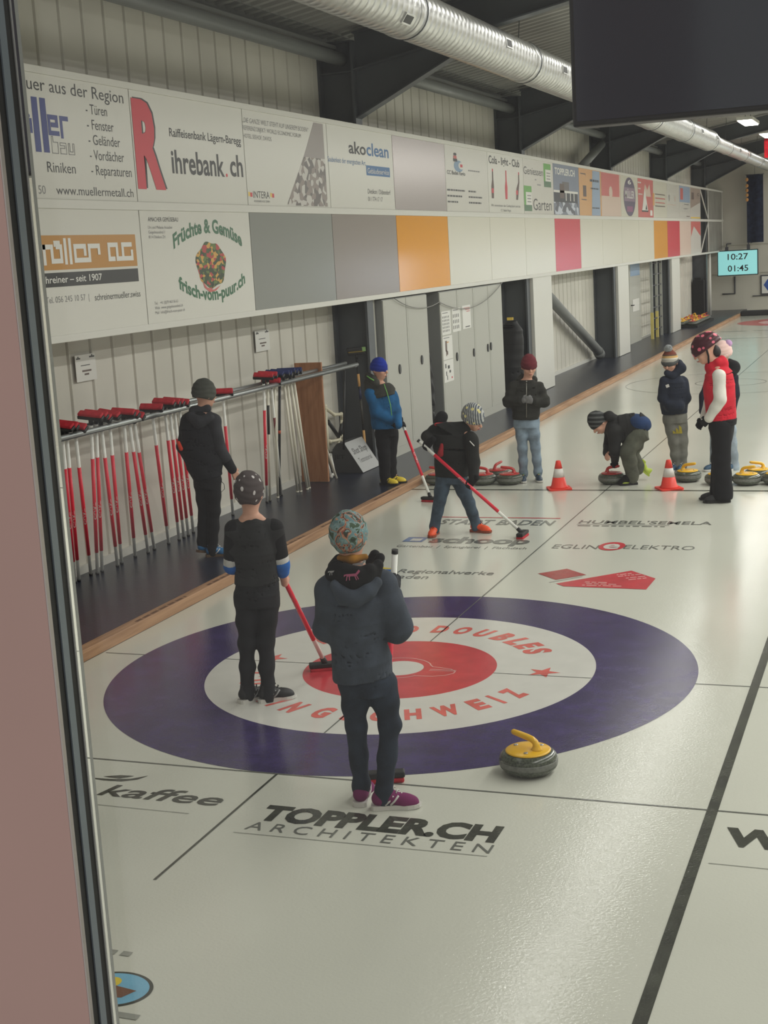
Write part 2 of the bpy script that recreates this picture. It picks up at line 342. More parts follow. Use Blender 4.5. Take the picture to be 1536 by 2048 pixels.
E_ = lambda a,b: (.31+a*1.0,-3.92+b*.8,Z(3)); E2 = lambda a,b: (.31+a,-3.92+b*.8,Z(4))
mark('logo_oval', MB().ring((0,0),.135,.15,0,64,E_), P_BLK); mark('logo_oval_fill', MB().ring((0,0),0,.135,0,64,E_), P_SKY)
mark('logo_hill', MB().poly([E2(-.13,-.02),E2(-.05,-.09),E2(.06,-.06),E2(.09,.01),E2(-.02,.03),E2(-.13,.03)]), P_BRN); mark('logo_sun', MB().ring((0,0),0,.035,0,24,lambda a,b:(.28+a,-3.88+b,Z(5))), P_YEL)
idash(-.1,-3.7,.24,.05,P_LGT); idash(.05,-4.09,.5,.05,P_LGT)
# left wall: vertical cladding with grooves every 0.346 m
def cladding(x, y0, y1, z0, z1, off, name, parent=None):
    prof = []; y = y0; k = math.floor((y0-off)/.346)
    pts = [(y0,0)]
    while True:
        g = off+k*.346; k += 1
        if g-.03 > y1: break
        for dy, dx in ((-.022,0),(-.012,-.014),(-.002,-.014),(.008,.006),(.026,.006),(.042,0)):
            if y0 < g+dy < y1: pts.append((g+dy, dx))
    pts.append((y1,0)); mb = MB()
    lo = [mb.b.verts.new((x+d,y,z0)) for y,d in pts]; hi = [mb.b.verts.new((x+d,y,z1)) for y,d in pts]
    for i in range(len(pts)-1): mb._set([mb.b.faces.new((lo[i],lo[i+1],hi[i+1],hi[i]))])
    return mb.build(name, CLAD, parent, fixn=False)
wl = cladding(-3.5,-8,41.2,.0,5.2,1.97,'wall_left'); tag(wl, kind='structure')
m = MB(); m.box((-3.75,-8,-.1),(-3.56,41.2,5.3)); o = m.build('wall_left_core', CLAD, wl)
m = MB(); m.box((-3.5,-8,.08),(-3.475,7.6,.15)); m.box((-3.5,8,.08),(-3.475,41,.15)); tag(m.build('baseboard_left', WHITE), kind='structure')
FARW = mat('far_wall_paint', (190,187,176), .6, 0, .3, .03, 1)
m = MB(); m.box((-3.75,41.2,-.1),(14.2,41.4,8)); tag(m.build('wall_far', FARW), kind='structure')
m = MB(); m.box((14,-8,-.1),(14.2,41.2,8.4)); tag(m.build('wall_right', FARW), kind='structure')
m = MB(); m.box((-3.75,-7.3,.08),(-2.3,-7.2,1.6)); m.box((-2.15,-7.3,0.0),(14,-7.2,1.6)); tag(m.build('wall_near', FARW), kind='structure')
m = MB(); m.box((-3.5,39,.08),(-2.3,39.05,.085)); m.b.free()
# roof deck with trapezoid ribs running up the slope
DECK = mat('roof_sheet', (150,150,146), .5, 0.2, .4, .05, 2)
def roofz(x): return 5.2+.17*(min(x,6.5)+3)-.17*max(0,x-6.5)
mb = MB(); y = -8.; prof = []
while y < 41.2: prof += [(y,0),(y+.08,0),(y+.11,-.05),(y+.19,-.05)]; y += .22
cols = []
for x in (-3.75,6.5,14.2): cols.append([mb.b.verts.new((x,yy,roofz(x)+dz)) for yy,dz in prof])
for a,b in zip(cols,cols[1:]):
    for i in range(len(prof)-1): mb._set([mb.b.faces.new((a[i],a[i+1],b[i+1],b[i]))])
ceil = mb.build('ceiling', DECK, fixn=False); tag(ceil, kind='structure')
for k, x in enumerate((-2.1,.4,2.9,5.4)):
    z = roofz(x)-.05; m = MB(); m.box((x-.035,-8,z-.12),(x+.035,41.2,z+.02)); m.build('purlin', STEEL, ceil)
m = MB(); m.box((-3.5,-8,4.93),(-3.28,41.2,4.97)); m.box((-3.5,-8,4.97),(-3.46,41.2,5.14)); m.box((-3.5,-8,5.1),(-3.28,41.2,5.14)); m.build('eaves_beam', mat('eaves_grey',(112,114,112),.5), ceil)
# steel frames
ORD = ['first','second','third','fourth','fifth','sixth','seventh','eighth','ninth','tenth','eleventh','twelfth','thirteenth','fourteenth','fifteenth','sixteenth','seventeenth','eighteenth']
FR = [7.76,15.2,22.6,30.0,37.4]
for k, y in enumerate(FR):
    r = empty('steel_frame', (-3.28,y,.08), 'dark grey steel column with haunched roof beam, %s portal frame counted from the broom rack' % ORD[k], 'steel frame', 'steel portal frames along the side wall')
    m = MB(); m.box((-3.5,y-.1,.08),(-3.47,y+.1,5.0)); m.box((-3.08,y-.1,.08),(-3.05,y+.1,5.0)); m.box((-3.47,y-.008,.08),(-3.08,y+.008,5.0))
    for z in (4.1,4.66,5.0): m.box((-3.47,y-.09,z-.008),(-3.08,y+.09,z+.008))
    m.build('column', STEEL, r, True)
    def prz(x): return 4.67+.185*(x+3.05)
    xs = 6.3; m = MB()
    top = lambda x: roofz(x)-.1
    for x0,x1 in ((-3.05,xs),):
        m.prism([(x0,prz(x0)),(x1,prz(x1)),(x1,top(x1)),(x0,top(x0))], lambda a,b,h: (a,h,b), y-.006, y+.006)
        for lo_,hi_ in ((prz,lambda x: prz(x)+.016),(lambda x: top(x)-.016,top)):
            m.prism([(x0,lo_(x0)),(x1,lo_(x1)),(x1,hi_(x1)),(x0,hi_(x0))], lambda a,b,h: (a,h,b), y-.09, y+.09)
    m.build('rafter', STEEL, r, True)
    hz = lambda x: 4.15+.474*(x+3.05)
    m = MB(); xe = -1.66; m.prism([(-3.05,hz(-3.05)),(xe,hz(xe)),(xe,prz(xe)),(-3.05,prz(-3.05))], lambda a,b,h: (a,h,b), y-.006, y+.006)
    m.prism([(-3.05,hz(-3.05)-.016),(xe,hz(xe)-.016),(xe,hz(xe)),(-3.05,hz(-3.05))], lambda a,b,h: (a,h,b), y-.085, y+.085)
    m.build('haunch', STEEL, r, True)
# round tubes along the eaves, one per bay, and the two diagonal braces
TUBE = mat('tube_grey', (118,121,120), .45, 0, .4, .04, 3)
ys = [-6.5]+FR
for k,(a,b) in enumerate(zip(ys,ys[1:])):
    m = MB(); m.tube([(-3.22,a+.02,4.81),(-3.22,b-.02,4.81)], .075, 20)
    o = m.build('eaves_tube', TUBE); tag(o, 'grey round tube under the eaves, %s one from the window frame' % ORD[k], 'tube', 'round tubes under the eaves')
m = MB(); m.tube([(-3.3,16.68,1.93),(-3.3,21.9,.27)], .1, 24); m.tube([(-3.3,21.85,.28),(-3.3,22.0,.2)], .115, 24); tag(m.build('diagonal_brace', TUBE), 'thick grey tube running diagonally down the wall to the foot of a column', 'brace')
m = MB(); m.tube([(-3.2,20.2,4.05),(-3.2,22.35,4.62)], .085, 18); tag(m.build('diagonal_brace', TUBE), 'short grey diagonal tube behind the top edge of the photo board with white lettering', 'brace')
# ------------------------------------------------------------------ advertising boards on the side wall (plane x = -3)
BX = -2.998
for k,(z0,z1,x1) in enumerate(((2.045,2.1,-2.985),(3.035,3.105,-2.985),(4.0,4.055,-2.985))):
    m = MB(); m.box((-3.045,-6.5,z0),(x1,41.15,z1), bev=.004); tag(m.build('trim_%d'%(k+2), WHITE), kind='structure')
def bm(n, c, r=.26, s=.16): return mat('board_'+n, c, r, 0, s)
BW = bm('white', (208,207,200)); BCR = bm('cream', (206,203,190)); BGR = bm('grey', (140,142,138), .2); BMV = bm('mauve_grey', (143,135,130), .2); BOR = bm('orange', (216,146,28), .12); BRD = bm('red', (196,56,72)); BLG = bm('pale', (202,200,194)); BPK = bm('pale_pink', (212,190,178)); BSIL = mat('board_silver', (150,142,140), .25, .6)
BK = mat('ink_black', (32,32,34), .4); BG = mat('ink_grey', (120,120,120), .4); BB = mat('ink_blue', (52,62,128), .4); BLB = mat('ink_light_blue', (46,102,156), .4); RED = mat('ink_red', (196,34,52), .4); GOLD = mat('ink_gold', (178,126,50), .4); GRN = mat('ink_green', (36,96,62), .4); LGN = mat('ink_light_green', (92,160,64), .4); DGN = mat('ink_dark_green', (70,110,76), .4); IW = mat('ink_white', (214,213,208), .4); BRN = mat('ink_brown', (96,80,74), .5)
SKYB = mat('ink_slate', (112,122,142), .4); DK = mat('ink_dark', (58,60,66), .5); ORG = mat('ink_orange', (206,150,84), .4); PBL = mat('ink_pale_blue', (136,156,182), .4); PRD = mat('ink_faded_red', (190,92,88), .4); PUR = mat('ink_violet', (74,62,92), .4); PUR2 = mat('ink_plum', (128,106,128), .4); YEL = mat('ink_yellow', (222,190,84), .4)
GRP = 'advertising boards on the side wall'
Y = lambda k: 2.45+2.0815*k
def board(k0, k1, row, mt, label):
    z0,z1 = ((3.105,4.0) if row else (2.1,3.035)); y0,y1 = Y(k0),Y(k1)
    m = MB(); m.box((-3.02,y0+.006,z0),(BX,y1-.006,z1)); o = m.build('advertising_board', mt); return tag(o, label, 'sign', GRP)
def bt(o, s, y0, z0, y1, z1, mt, bold=0., shear=0., k=1): return text('lettering', s, mt, lambda a,b: (BX+.0012*k, y0+a, z0+b), y1-y0, z1-z0, o, bold, shear)
def bp(o, pts, mt, name='printed_shape', k=1): return MB().poly([(BX+.0012*k, y, z) for y,z in pts]).build(name, mt, o, True)
def br(o, y0, z0, y1, z1, mt, name='printed_shape', k=1): return bp(o, [(y0,z0),(y1,z0),(y1,z1),(y0,z1)], mt, name, k)
def wire(o, pts, w, mt, k=1, closed=True):
    mb = MB(); P = [Vector(p) for p in pts]; n = len(P)
    for i in range(n if closed else n-1):
        a,b = P[i],P[(i+1)%n]; d = (b-a).normalized(); q = Vector((-d.y,d.x))*w/2; e = d*w/2
        X = BX+.0012*k+.00022*i; mb.poly([(X,*(a-e+q)),(X,*(a-e-q)),(X,*(b+e-q)),(X,*(b+e+q))])
    return mb.build('printed_outline', mt, o, True)
def dash(o, y0, z0, y1, z1, mt, k=1):
    rg = random.Random(int(y0*100+z0*1000)); mb = MB(); a = y0; h = z1-z0
    while a < y1-.02:
        w = min(rg.uniform(1.2,4)*h, y1-a); mb.poly([(BX+.0012*k,a,z0+h*.15),(BX+.0012*k,a+w,z0+h*.15),(BX+.0012*k,a+w,z1-h*.2),(BX+.0012*k,a,z1-h*.2)]); a += w+h*.5
    return mb.build('printed_lines', mt, o, True)
# upper row
o = board(-1.2,0,1,BW,'white board listing metal doors, windows and railings beside the window frame, upper row')
bt(o,'Metallbauer aus der Region',.42,3.88,2.36,3.97,BK); 
for z,s,w in ((3.76,'- Türen',2.09),(3.645,'- Fenster',2.17),(3.53,'- Geländer',2.25),(3.415,'- Vordächer',2.29),(3.3,'- Reparaturen',2.39)): bt(o,s,1.78,z,w,z+.075,BK)
bt(o,'ü',.86,3.58,1.04,3.71,BB,.05)
br(o,1.055,3.44,1.13,3.83,BB); br(o,1.16,3.44,1.235,3.83,BB)
wire(o,[(1.37,3.585),(1.26,3.585),(1.26,3.70),(1.36,3.70),(1.36,3.645),(1.3,3.645)],.035,BB,1,False); wire(o,[(1.42,3.57),(1.42,3.70),(1.5,3.70)],.035,BB,1,False)
for q in ([(1.27,3.44),(1.27,3.56),(1.29,3.56),(1.29,3.52),(1.35,3.52),(1.35,3.44)],[(1.38,3.44),(1.46,3.44),(1.46,3.52),(1.38,3.52),(1.38,3.5),(1.44,3.5),(1.44,3.48),(1.38,3.48)],[(1.49,3.44),(1.57,3.44),(1.57,3.52),(1.55,3.52),(1.55,3.46),(1.51,3.46),(1.51,3.52),(1.49,3.52)],[(.93,3.44),(.93,3.52),(.95,3.52),(.95,3.44)]): wire(o,q,.006,BG)
bt(o,'Riniken',1.18,3.3,1.56,3.375,BK); bt(o,'7 50',.96,3.14,1.13,3.2,BG); bt(o,'www.muellermetall.ch',1.27,3.14,2.39,3.205,BK)
o = board(0,1,1,BW,'white bank board with a huge red letter R, upper row')
text('lettering','R',RED,lambda a,b:(BX+.0024,2.475+a-.12*(b/.63)*0,3.255+b),.47,.635,o,.05); text('lettering','R',BK,lambda a,b:(BX+.0012,2.5+a,3.265+b),.47,.635,o,.05)
bt(o,'Raiffeisenbank Lägern-Baregg',3.08,3.665,4.47,3.735,BK,.01); bt(o,'ihrebank',3.08,3.36,4.08,3.55,BK,.02); bt(o,'.',4.1,3.36,4.14,3.5,RED,.02); bt(o,'ch',4.2,3.37,4.47,3.56,BK,.02)
o = board(1,2,1,BW,'white board with a slanted photograph of a dining hall on its right side, upper row')
bt(o,'„DIE GANZE WELT STEHT AUF UNSEREM BODEN“',4.53,3.88,6.12,3.925,BG,.0,.2); bt(o,'REFERENZOBJEKT: WORLD ECONOMIC FORUM',4.53,3.81,5.91,3.85,BG); bt(o,'HOTEL SEEHOF, DAVOS',4.53,3.735,5.17,3.775,BG)
PH = mat('photo_hall', (128,118,112), .35); t = NT(PH); vn = t.n('ShaderNodeTexVoronoi', Scale=13.0); t.l(t.obj((1,1,1.2)), vn.inputs['Vector']); t.l(t.ramp(vn.outputs['Color'], [(.0,(84,74,70)),(.35,(128,116,108)),(.58,(186,182,176)),(.8,(104,94,88))]), t.b.inputs['Base Color'])
bp(o,[(5.44,3.115),(6.52,3.115),(6.52,3.62),(5.95,3.62)],PH,'printed_photo'); bp(o,[(5.95,3.62),(6.52,3.62),(6.52,3.99),(6.27,3.99)],mat('photo_ceiling',(140,132,128),.35),'printed_photo')
bt(o,'INTERA',4.66,3.175,5.03,3.24,BK); bt(o,'BODENBELÄGE GMBH',4.67,3.135,5.03,3.155,BG)
for y0 in (4.55,5.05): br(o,y0,3.19,y0+.04,3.23,YEL); br(o,y0+.04,3.185,y0+.09,3.225,RED)
o = board(2,3,1,BW,'white board with black and blue cleaning company lettering, upper row')
bt(o,'ako',7.24,3.72,7.78,3.85,BK,.02); bt(o,'clean',7.8,3.72,8.55,3.86,BLB,.02); bt(o,'Sauberkeit der energischen Art.',6.6,3.6,7.76,3.655,BLB); br(o,7.76,3.49,8.56,3.605,BLB); bt(o,'Gebäudeservice',7.8,3.515,8.52,3.575,IW,0,0,2); bt(o,'Dietikon / Dübendorf',7.77,3.28,8.54,3.335,BK); bt(o,'01 / 774 17 17',7.77,3.195,8.25,3.245,BK)
o = board(3,4,1,BSIL,'bare silvery reflective board, upper row')
o = board(4,5,1,BLG,'pale board with a small emblem of a curler and columns of names, upper row')
mb = MB(); mb.ring((0,0),0,1,0,32,lambda a,b:(BX+.0012,11.4+a*.22,3.73+b*.08)); mb.build('printed_shape', mat('ink_iceblue',(120,148,176),.4), o, True)
mb = MB(); mb.ring((0,0),0,1,0,24,lambda a,b:(BX+.0024,11.52+a*.13,3.74+b*.05)); mb.build('printed_shape', IW, o, True); br(o,11.47,3.72,11.58,3.76,RED,'printed_shape',3)
br(o,11.16,3.79,11.34,3.83,BK,'printed_shape',2); br(o,11.17,3.83,11.32,3.87,PRD,'printed_shape',2); MB().ring((0,0),0,1,0,16,lambda a,b:(BX+.0024,11.25+a*.07,3.89+b*.02)).build('printed_shape',BK,o,True)
bt(o,'CC Baden Regio',10.85,3.61,11.7,3.66,BK,.02); dash(o,11.85,3.675,12.45,3.705,BG)
for z,a,b in ((3.38,11.65,12.2),(3.3,11.5,12.5),(3.22,11.3,12.45)): dash(o,10.82,z,a,z+.035,BK); dash(o,11.82,z,b,z+.035,BK)
o = board(5,6,1,BW,'white board with three slim red bottles under a black heading, upper row')
bt(o,'Cola - light - Club',12.93,3.84,14.72,3.95,BK,.02); bt(o,'Wir unterstützen den Curling-Sport und das',12.97,3.2,14.68,3.235,BK); bt(o,'CC Baden Regio',13.5,3.13,14.1,3.165,BK)
for y0,tilt,c in ((13.0,.05,BRN),(13.78,.03,RED),(14.42,.16,BRN)):
    bp(o,[(y0+.02,3.32),(y0+.14,3.32),(y0+.15+tilt*.4,3.5),(y0+.1+tilt,3.6),(y0+.1+tilt,3.72),(y0+.04+tilt,3.72),(y0+.03+tilt,3.6),(y0+tilt*.4,3.5)],c,'printed_bottle'); br(o,y0+.03,3.4,y0+.14,3.47,RED,'printed_bottle',2); br(o,y0+.04+tilt,3.72,y0+.1+tilt,3.76,RED,'printed_bottle')
o = board(6,7,1,BLG,'pale board with two green cards and tall garden lettering, upper row')
bt(o,'Geniessen',14.97,3.75,16.28,3.87,BK); dash(o,15.7,3.66,15.82,3.69,BG); dash(o,15.85,3.58,16.1,3.61,BG); bt(o,'Garten',15.54,3.17,16.84,3.36,BK)
for a,b,c,d in ((14.95,3.15,15.45,3.56),(16.33,3.57,16.85,3.97)): br(o,a,d-.1,c,d,LGN); br(o,a,b,c,b+.1,DGN); br(o,a,b+.1,a+.12,d-.1,LGN); br(o,a+.12,b+.1,c,d-.1,IW); [br(o,a+.2,d-.15-.05*i,c-.05,d-.165-.05*i,BG,'printed_lines',2) for i in range(3)]
o = board(7,8,1,SKYB,'slate blue photo board of a villa with white lettering at its top, upper row')
bt(o,'TOPPLER.CH',17.15,3.82,18.75,3.93,IW,.03); br(o,17.05,3.33,18.95,3.52,DK); br(o,17.02,3.5,18.97,3.54,IW,'printed_roof',2); br(o,17.7,3.54,18.25,3.7,mat('ink_mid',(104,100,102),.5)); br(o,17.5,3.4,17.85,3.66,BRN,'printed_shape',2)
PS = mat('photo_snow', (150,158,172), .4); t = NT(PS); vn = t.n('ShaderNodeTexVoronoi', Scale=5.0); t.l(t.obj((1,1,2)), vn.inputs['Vector']); t.l(t.ramp(vn.outputs['Color'], [(0,(72,76,88)),(.4,(186,192,204)),(.7,(110,118,134))]), t.b.inputs['Base Color']); br(o,17.0,3.11,18.99,3.33,PS,'printed_photo')
for y0 in (17.95,18.3,18.6): br(o,y0,3.36,y0+.06,3.5,IW,'printed_post',3)
o = board(8,9,1,mat('board_apricot',(206,154,96),.25),'apricot board with a pale blue folded half, upper row')
bp(o,[(20.2,3.11),(21.05,3.11),(21.05,3.99),(20.35,3.99)],PBL); wire(o,[(19.25,3.9),(19.7,3.9),(19.7,3.86)],.02,BRN,1,False); br(o,19.45,3.47,19.75,3.68,BRN); br(o,19.3,3.4,19.75,3.42,BRN); dash(o,20.1,3.76,20.95,3.83,DK,2); dash(o,20.15,3.62,20.9,3.66,DK,2); dash(o,20.25,3.24,20.95,3.28,DK,2)
o = board(9,10,1,BPK,'faded board, red above and flesh pink below, upper row'); br(o,21.2,3.52,23.1,3.99,PRD); MB().ring((0,0),0,1,0,24,lambda a,b:(BX+.0024,22.15+a*.18,3.6+b*.13)).build('printed_shape', BPK, o, True)
o = board(10,11,1,BCR,'cream board with a tall violet oval beer label, upper row')
MB().ring((0,0),0,1,0,48,lambda a,b:(BX+.0012,24.3+a*.72,3.55+b*.43)).build('printed_oval', PUR, o, True); br(o,23.66,3.45,24.95,3.75,PUR2,'printed_band',2); bt(o,'6',24.1,3.83,24.5,3.92,IW,.02,0,2); bt(o,'MÜLLER',23.75,3.52,24.85,3.68,IW,.01,0,3); br(o,23.95,3.22,24.65,3.34,mat('ink_magenta',(132,70,112),.4),'printed_band',2)
o = board(11,12,1,PRD,'dark red board with a tall white triangle, upper row')
bp(o,[(25.85,3.27),(26.65,3.27),(26.25,3.78)],IW,'printed_triangle',2); bp(o,[(26.3,3.29),(26.55,3.29),(26.42,3.42)],BK,'printed_triangle',3); br(o,25.8,3.235,26.7,3.27,BK,'printed_shape',2); dash(o,25.35,3.88,25.75,3.93,IW,2); dash(o,25.4,3.74,25.7,3.79,IW,2); dash(o,25.4,3.62,25.95,3.66,IW,2); br(o,26.95,3.15,27.25,3.28,IW,'printed_shape',2)
bp(o,[(25.95,3.5),(26.3,3.9),(26.6,3.75),(26.9,3.9),(27.1,3.6),(26.5,3.6),(26.2,3.65)],BPK,'printed_shape',1)
o = board(12,13,1,BCR,'cream board with two curved brown bars, upper row')
br(o,27.7,3.67,29.2,3.695,BRN); br(o,27.7,3.38,29.2,3.405,BRN); dash(o,27.75,3.56,29.2,3.61,PRD); dash(o,27.75,3.46,29.2,3.5,PRD); br(o,27.35,3.4,27.6,3.7,ORG)
o = board(13,14,1,BLG,'plain pale board with two short upright bars, upper row'); br(o,29.8,3.55,29.95,3.7,BG); br(o,30.8,3.55,30.95,3.68,BPK); dash(o,29.6,3.44,31.0,3.47,BPK)
o = board(14,15,1,BLG,'board with a blue block and a red stripe above white, upper row'); br(o,31.65,3.55,33.6,3.99,PBL); br(o,31.8,3.62,32.3,3.93,PRD,'printed_shape',2); dash(o,32.5,3.48,33.4,3.52,BG); dash(o,32.4,3.36,33.1,3.4,BG); dash(o,32.9,3.15,33.5,3.19,BRN)
o = board(15,16,1,BLG,'last board of the upper row, grey brown with a white slanted corner')
bp(o,[(33.72,3.4),(35.7,3.6),(35.7,3.99),(33.72,3.99)],mat('ink_taupe',(152,136,126),.4)); br(o,33.9,3.66,34.4,3.86,BRN,'printed_shape',2); bt(o,'C',35.1,3.78,35.5,3.86,BK,.02,0,2); br(o,33.75,3.12,35.7,3.16,YEL)
# lower row
o = board(-1.2,0,0,BW,'white joinery board with a golden bar and black bar beside the window frame, lower row')
br(o,.3,2.585,2.355,2.84,GOLD); br(o,.3,2.46,2.355,2.565,BK); bt(o,'Ihr Schreiner – seit 1907',.78,2.49,1.79,2.54,IW,.01,0,2); bt(o,'Tel. 056 245 10 57  |',.99,2.345,1.58,2.39,BG); bt(o,'schreinermueller.swiss',1.66,2.335,2.36,2.385,BK)
Q = lambda pts,w=.036: wire(o,pts,w,IW,2,False)
Q([(.86,2.64),(.86,2.765),(.98,2.765)]); Q([(1.03,2.64),(1.03,2.755)]); Q([(.98,2.755),(1.13,2.755),(1.13,2.65),(1.25,2.65),(1.25,2.755),(1.2,2.755)]); br(o,1.16,2.755,1.245,2.8,IW,'printed_shape',2)
Q([(1.31,2.64),(1.31,2.8)]); Q([(1.375,2.64),(1.375,2.8)]); Q([(1.58,2.70),(1.58,2.755),(1.44,2.755),(1.44,2.65),(1.64,2.65),(1.64,2.755),(1.78,2.755),(1.78,2.705)]); Q([(2.0,2.65),(1.93,2.65),(1.93,2.76),(2.05,2.76),(2.05,2.65),(2.28,2.65),(2.28,2.7)]); Q([(2.27,2.76),(2.14,2.76),(2.14,2.65)])
o = board(0,1,0,BW,'white board with a bowl of vegetables inside curved green lettering, lower row')
bt(o,'AMACHER GEMÜSEBAU',2.59,2.945,3.11,2.98,BK); 
for z,s,w in ((2.885,'Urs und Melanie Amacher',3.0),(2.845,'Geigelmooshof 1',2.86),(2.805,'8114 Dänikon ZH',2.86),(2.255,'Tel.   +41 (0)79 463 56 63',2.99),(2.215,'Web  www.geigelmooshof.ch',3.07),(2.175,'Mail  info@frisch-vom-puur.ch',3.1)): bt(o,s,2.58,z,w,z+.024,BG)
def arch(s,y0,y1,z0,sag,h): text('lettering',s,GRN,lambda a,b: (BX+.0012,y0+a,z0+sag*(1-((a-(y1-y0)/2)/((y1-y0)/2))**2)+b),y1-y0,h,o,.035)
arch('Früchte & Gemüse',2.99,4.33,2.715,.135,.115); arch('frisch-vom-puur.ch',3.03,4.34,2.375,-.13,.105)
VEG = mat('printed_vegetables', (80,90,50), .5); t = NT(VEG); vn = t.n('ShaderNodeTexVoronoi', Scale=34.0); t.l(t.obj((1,.6,1)), vn.inputs['Vector']); t.l(t.ramp(vn.outputs['Color'], [(0,(44,60,34)),(.3,(92,110,52)),(.45,(196,150,70)),(.58,(170,58,60)),(.7,(60,80,44)),(.85,(30,34,28))]), t.b.inputs['Base Color'])
bp(o,[(3.67+.29*math.cos(a)*(1+.07*math.sin(5*a)),2.56+.205*math.sin(a)*(1+.06*math.sin(7*a+1))) for a in np.linspace(0,6.2832,49)[:-1]],VEG,'printed_vegetables'); bp(o,[(3.47,2.42),(3.55,2.36),(3.68,2.335),(3.82,2.37),(3.72,2.325),(3.6,2.315),(3.5,2.36)],PRD,'printed_bowl',2)
board(1,2,0,BGR,'plain grey board, lower row, next to the green lettered vegetable board'); board(2,3,0,BMV,'plain mauve grey board, lower row, left of the orange board'); board(3,4,0,BOR,'plain orange board, large nearer one, lower row')
for k,s in ((4,'first plain cream board to the right of the near orange board'),(5,'second plain cream board to the right of the near orange board'),(6,'plain cream board touching the left edge of the near red board'),(8,'plain cream board touching the right edge of the near red board'),(9,'plain cream board, second to the right of the near red board'),(10,'plain cream board, third to the right of the near red board'),(11,'plain cream board touching the left edge of the small far orange board')): board(k,k+1,0,BCR,s+', lower row')
board(7,8,0,BRD,'plain red board, nearer and larger one, lower row'); board(12,13,0,BOR,'plain orange board, small far one, lower row'); board(13,14,0,BRD,'plain red board, small far one beside the far orange board, lower row')
board(14,15,0,BPK,'pale pinkish board, lower row, right of the far red board'); o = board(15,16,0,BLG,'last board of the lower row, grey with a reddish top'); bp(o,[(33.72,2.6),(34.3,2.9),(35.7,2.6),(35.7,3.03),(33.72,3.03)],PRD)
# net film closing the far end of the boards, with posts
FILM = mat('grey_film', (128,126,120), .5, 0, .3, .08, 2)
m = MB(); m.box((-3.03,37.5,2.11),(-3.02,41,3.03)); m.box((-3.03,37.5,3.11),(-3.02,41,3.99)); tag(m.build('film_screen', FILM), 'grey translucent looking film stretched between the rails at the far end', 'screen')
m = MB(); 
for a,b in (((-3.01,35.75,2.1),(-3.01,37.5,3.03)),((-3.01,35.75,4.0),(-3.01,37.5,3.11)),((-3.01,37.5,2.1),(-3.01,37.5,4.0)),((-3.01,41,2.1),(-3.01,41,4.0))): m.tube([a,b],.02,8)
tag(m.build('bracing_frame', WHITE), 'thin white diagonal bracing bars past the last boards', 'frame')
# ------------------------------------------------------------------ foreground window frame with its pane
ALU = mat('brushed_aluminium', (176,170,166), .38, .7, .5); PINKM = mat('anodised_frame', (178,148,140), .4, .35, .5, .03, 2); GASK = mat('rubber_gasket', (16,16,17), .5); BLUEM = mat('frame_inner_grey', (120,130,136), .35, .4)
wf = empty('window_1', (2.35,-7.1,1.6)); tag(wf, kind='structure')
def fr(x0,x1,y0,y1,m,n): MB().box((x0,y0,1.6),(x1,y1,3.7)).build(n, m, wf, True)
XF = 2.4368; yu = [float(on(u,1330,'x',XF)[1]) for u in (105,112,125,138,150,165)]
LEDGE = mat('frame_light_edge',(150,152,150),.35,.3)
fr(2.1,XF,yu[0],yu[5],PINKM,'frame_post')
for a,b,mt,nm,dx in ((0,1,ALU,'frame_edge',.0012),(1,2,GASK,'gasket',.0006),(2,3,BLUEM,'frame_rib',.0016),(3,4,GASK,'gasket',.0006),(4,5,LEDGE,'frame_edge',.0012)): fr(XF,XF+dx,yu[a]+.0002,yu[b]-.0002,mt,nm)
m = MB(); m.box((2.1,-7.1,3.6),(4.6,-7.066,3.7)); m.box((2.44,-7.1,1.6),(4.6,-7.066,1.66)); m.box((4.5,-7.1,1.66),(4.6,-7.066,3.6)); m.build('frame_rail', PINKM, wf, True)
GL = bpy.data.materials.new('window_glass'); GL.use_nodes = True; t = GL.node_tree; t.nodes.remove(t.nodes['Principled BSDF'])
mx = t.nodes.new('ShaderNodeMixShader'); tr = t.nodes.new('ShaderNodeBsdfTransparent'); gl = t.nodes.new('ShaderNodeBsdfGlossy'); lw = t.nodes.new('ShaderNodeFresnel')
lw.inputs['IOR'].default_value = 1.3; gl.inputs['Roughness'].default_value = .0; tr.inputs[0].default_value = (.97,.98,.97,1)
t.links.new(lw.outputs[0], mx.inputs[0]); t.links.new(tr.outputs[0], mx.inputs[1]); t.links.new(gl.outputs[0], mx.inputs[2]); t.links.new(mx.outputs[0], t.nodes['Material Output'].inputs[0])
MB().box((2.4382,-7.072,1.66),(4.5,-7.069,3.6)).build('window_pane', GL, wf, True)
# ------------------------------------------------------------------ hanging screen
tv = empty('display_screen', (3.06,-5.5,2.737), 'large black switched-off flat screen hanging in front at the top right', 'screen')
m = MB(); m.box((2.448,-5.5,2.737),(3.68,-5.45,3.44), bev=.004); m.build('casing', mat('screen_casing',(14,14,16),.4), tv, True)
m = MB(); m.box((2.456,-5.503,2.746),(3.672,-5.5005,3.432)); m.build('panel', mat('screen_glass',(46,50,62),.12,0,.5), tv, True)  # panel base colour lightened to stand for the lounge reflected in it
m = MB(); m.tube([(3.06,-5.44,3.1),(3.06,-5.44,6.16)],.025,12); m.box((2.96,-5.45,2.95),(3.16,-5.42,3.25)); m.build('ceiling_mount', STEEL, tv, True)
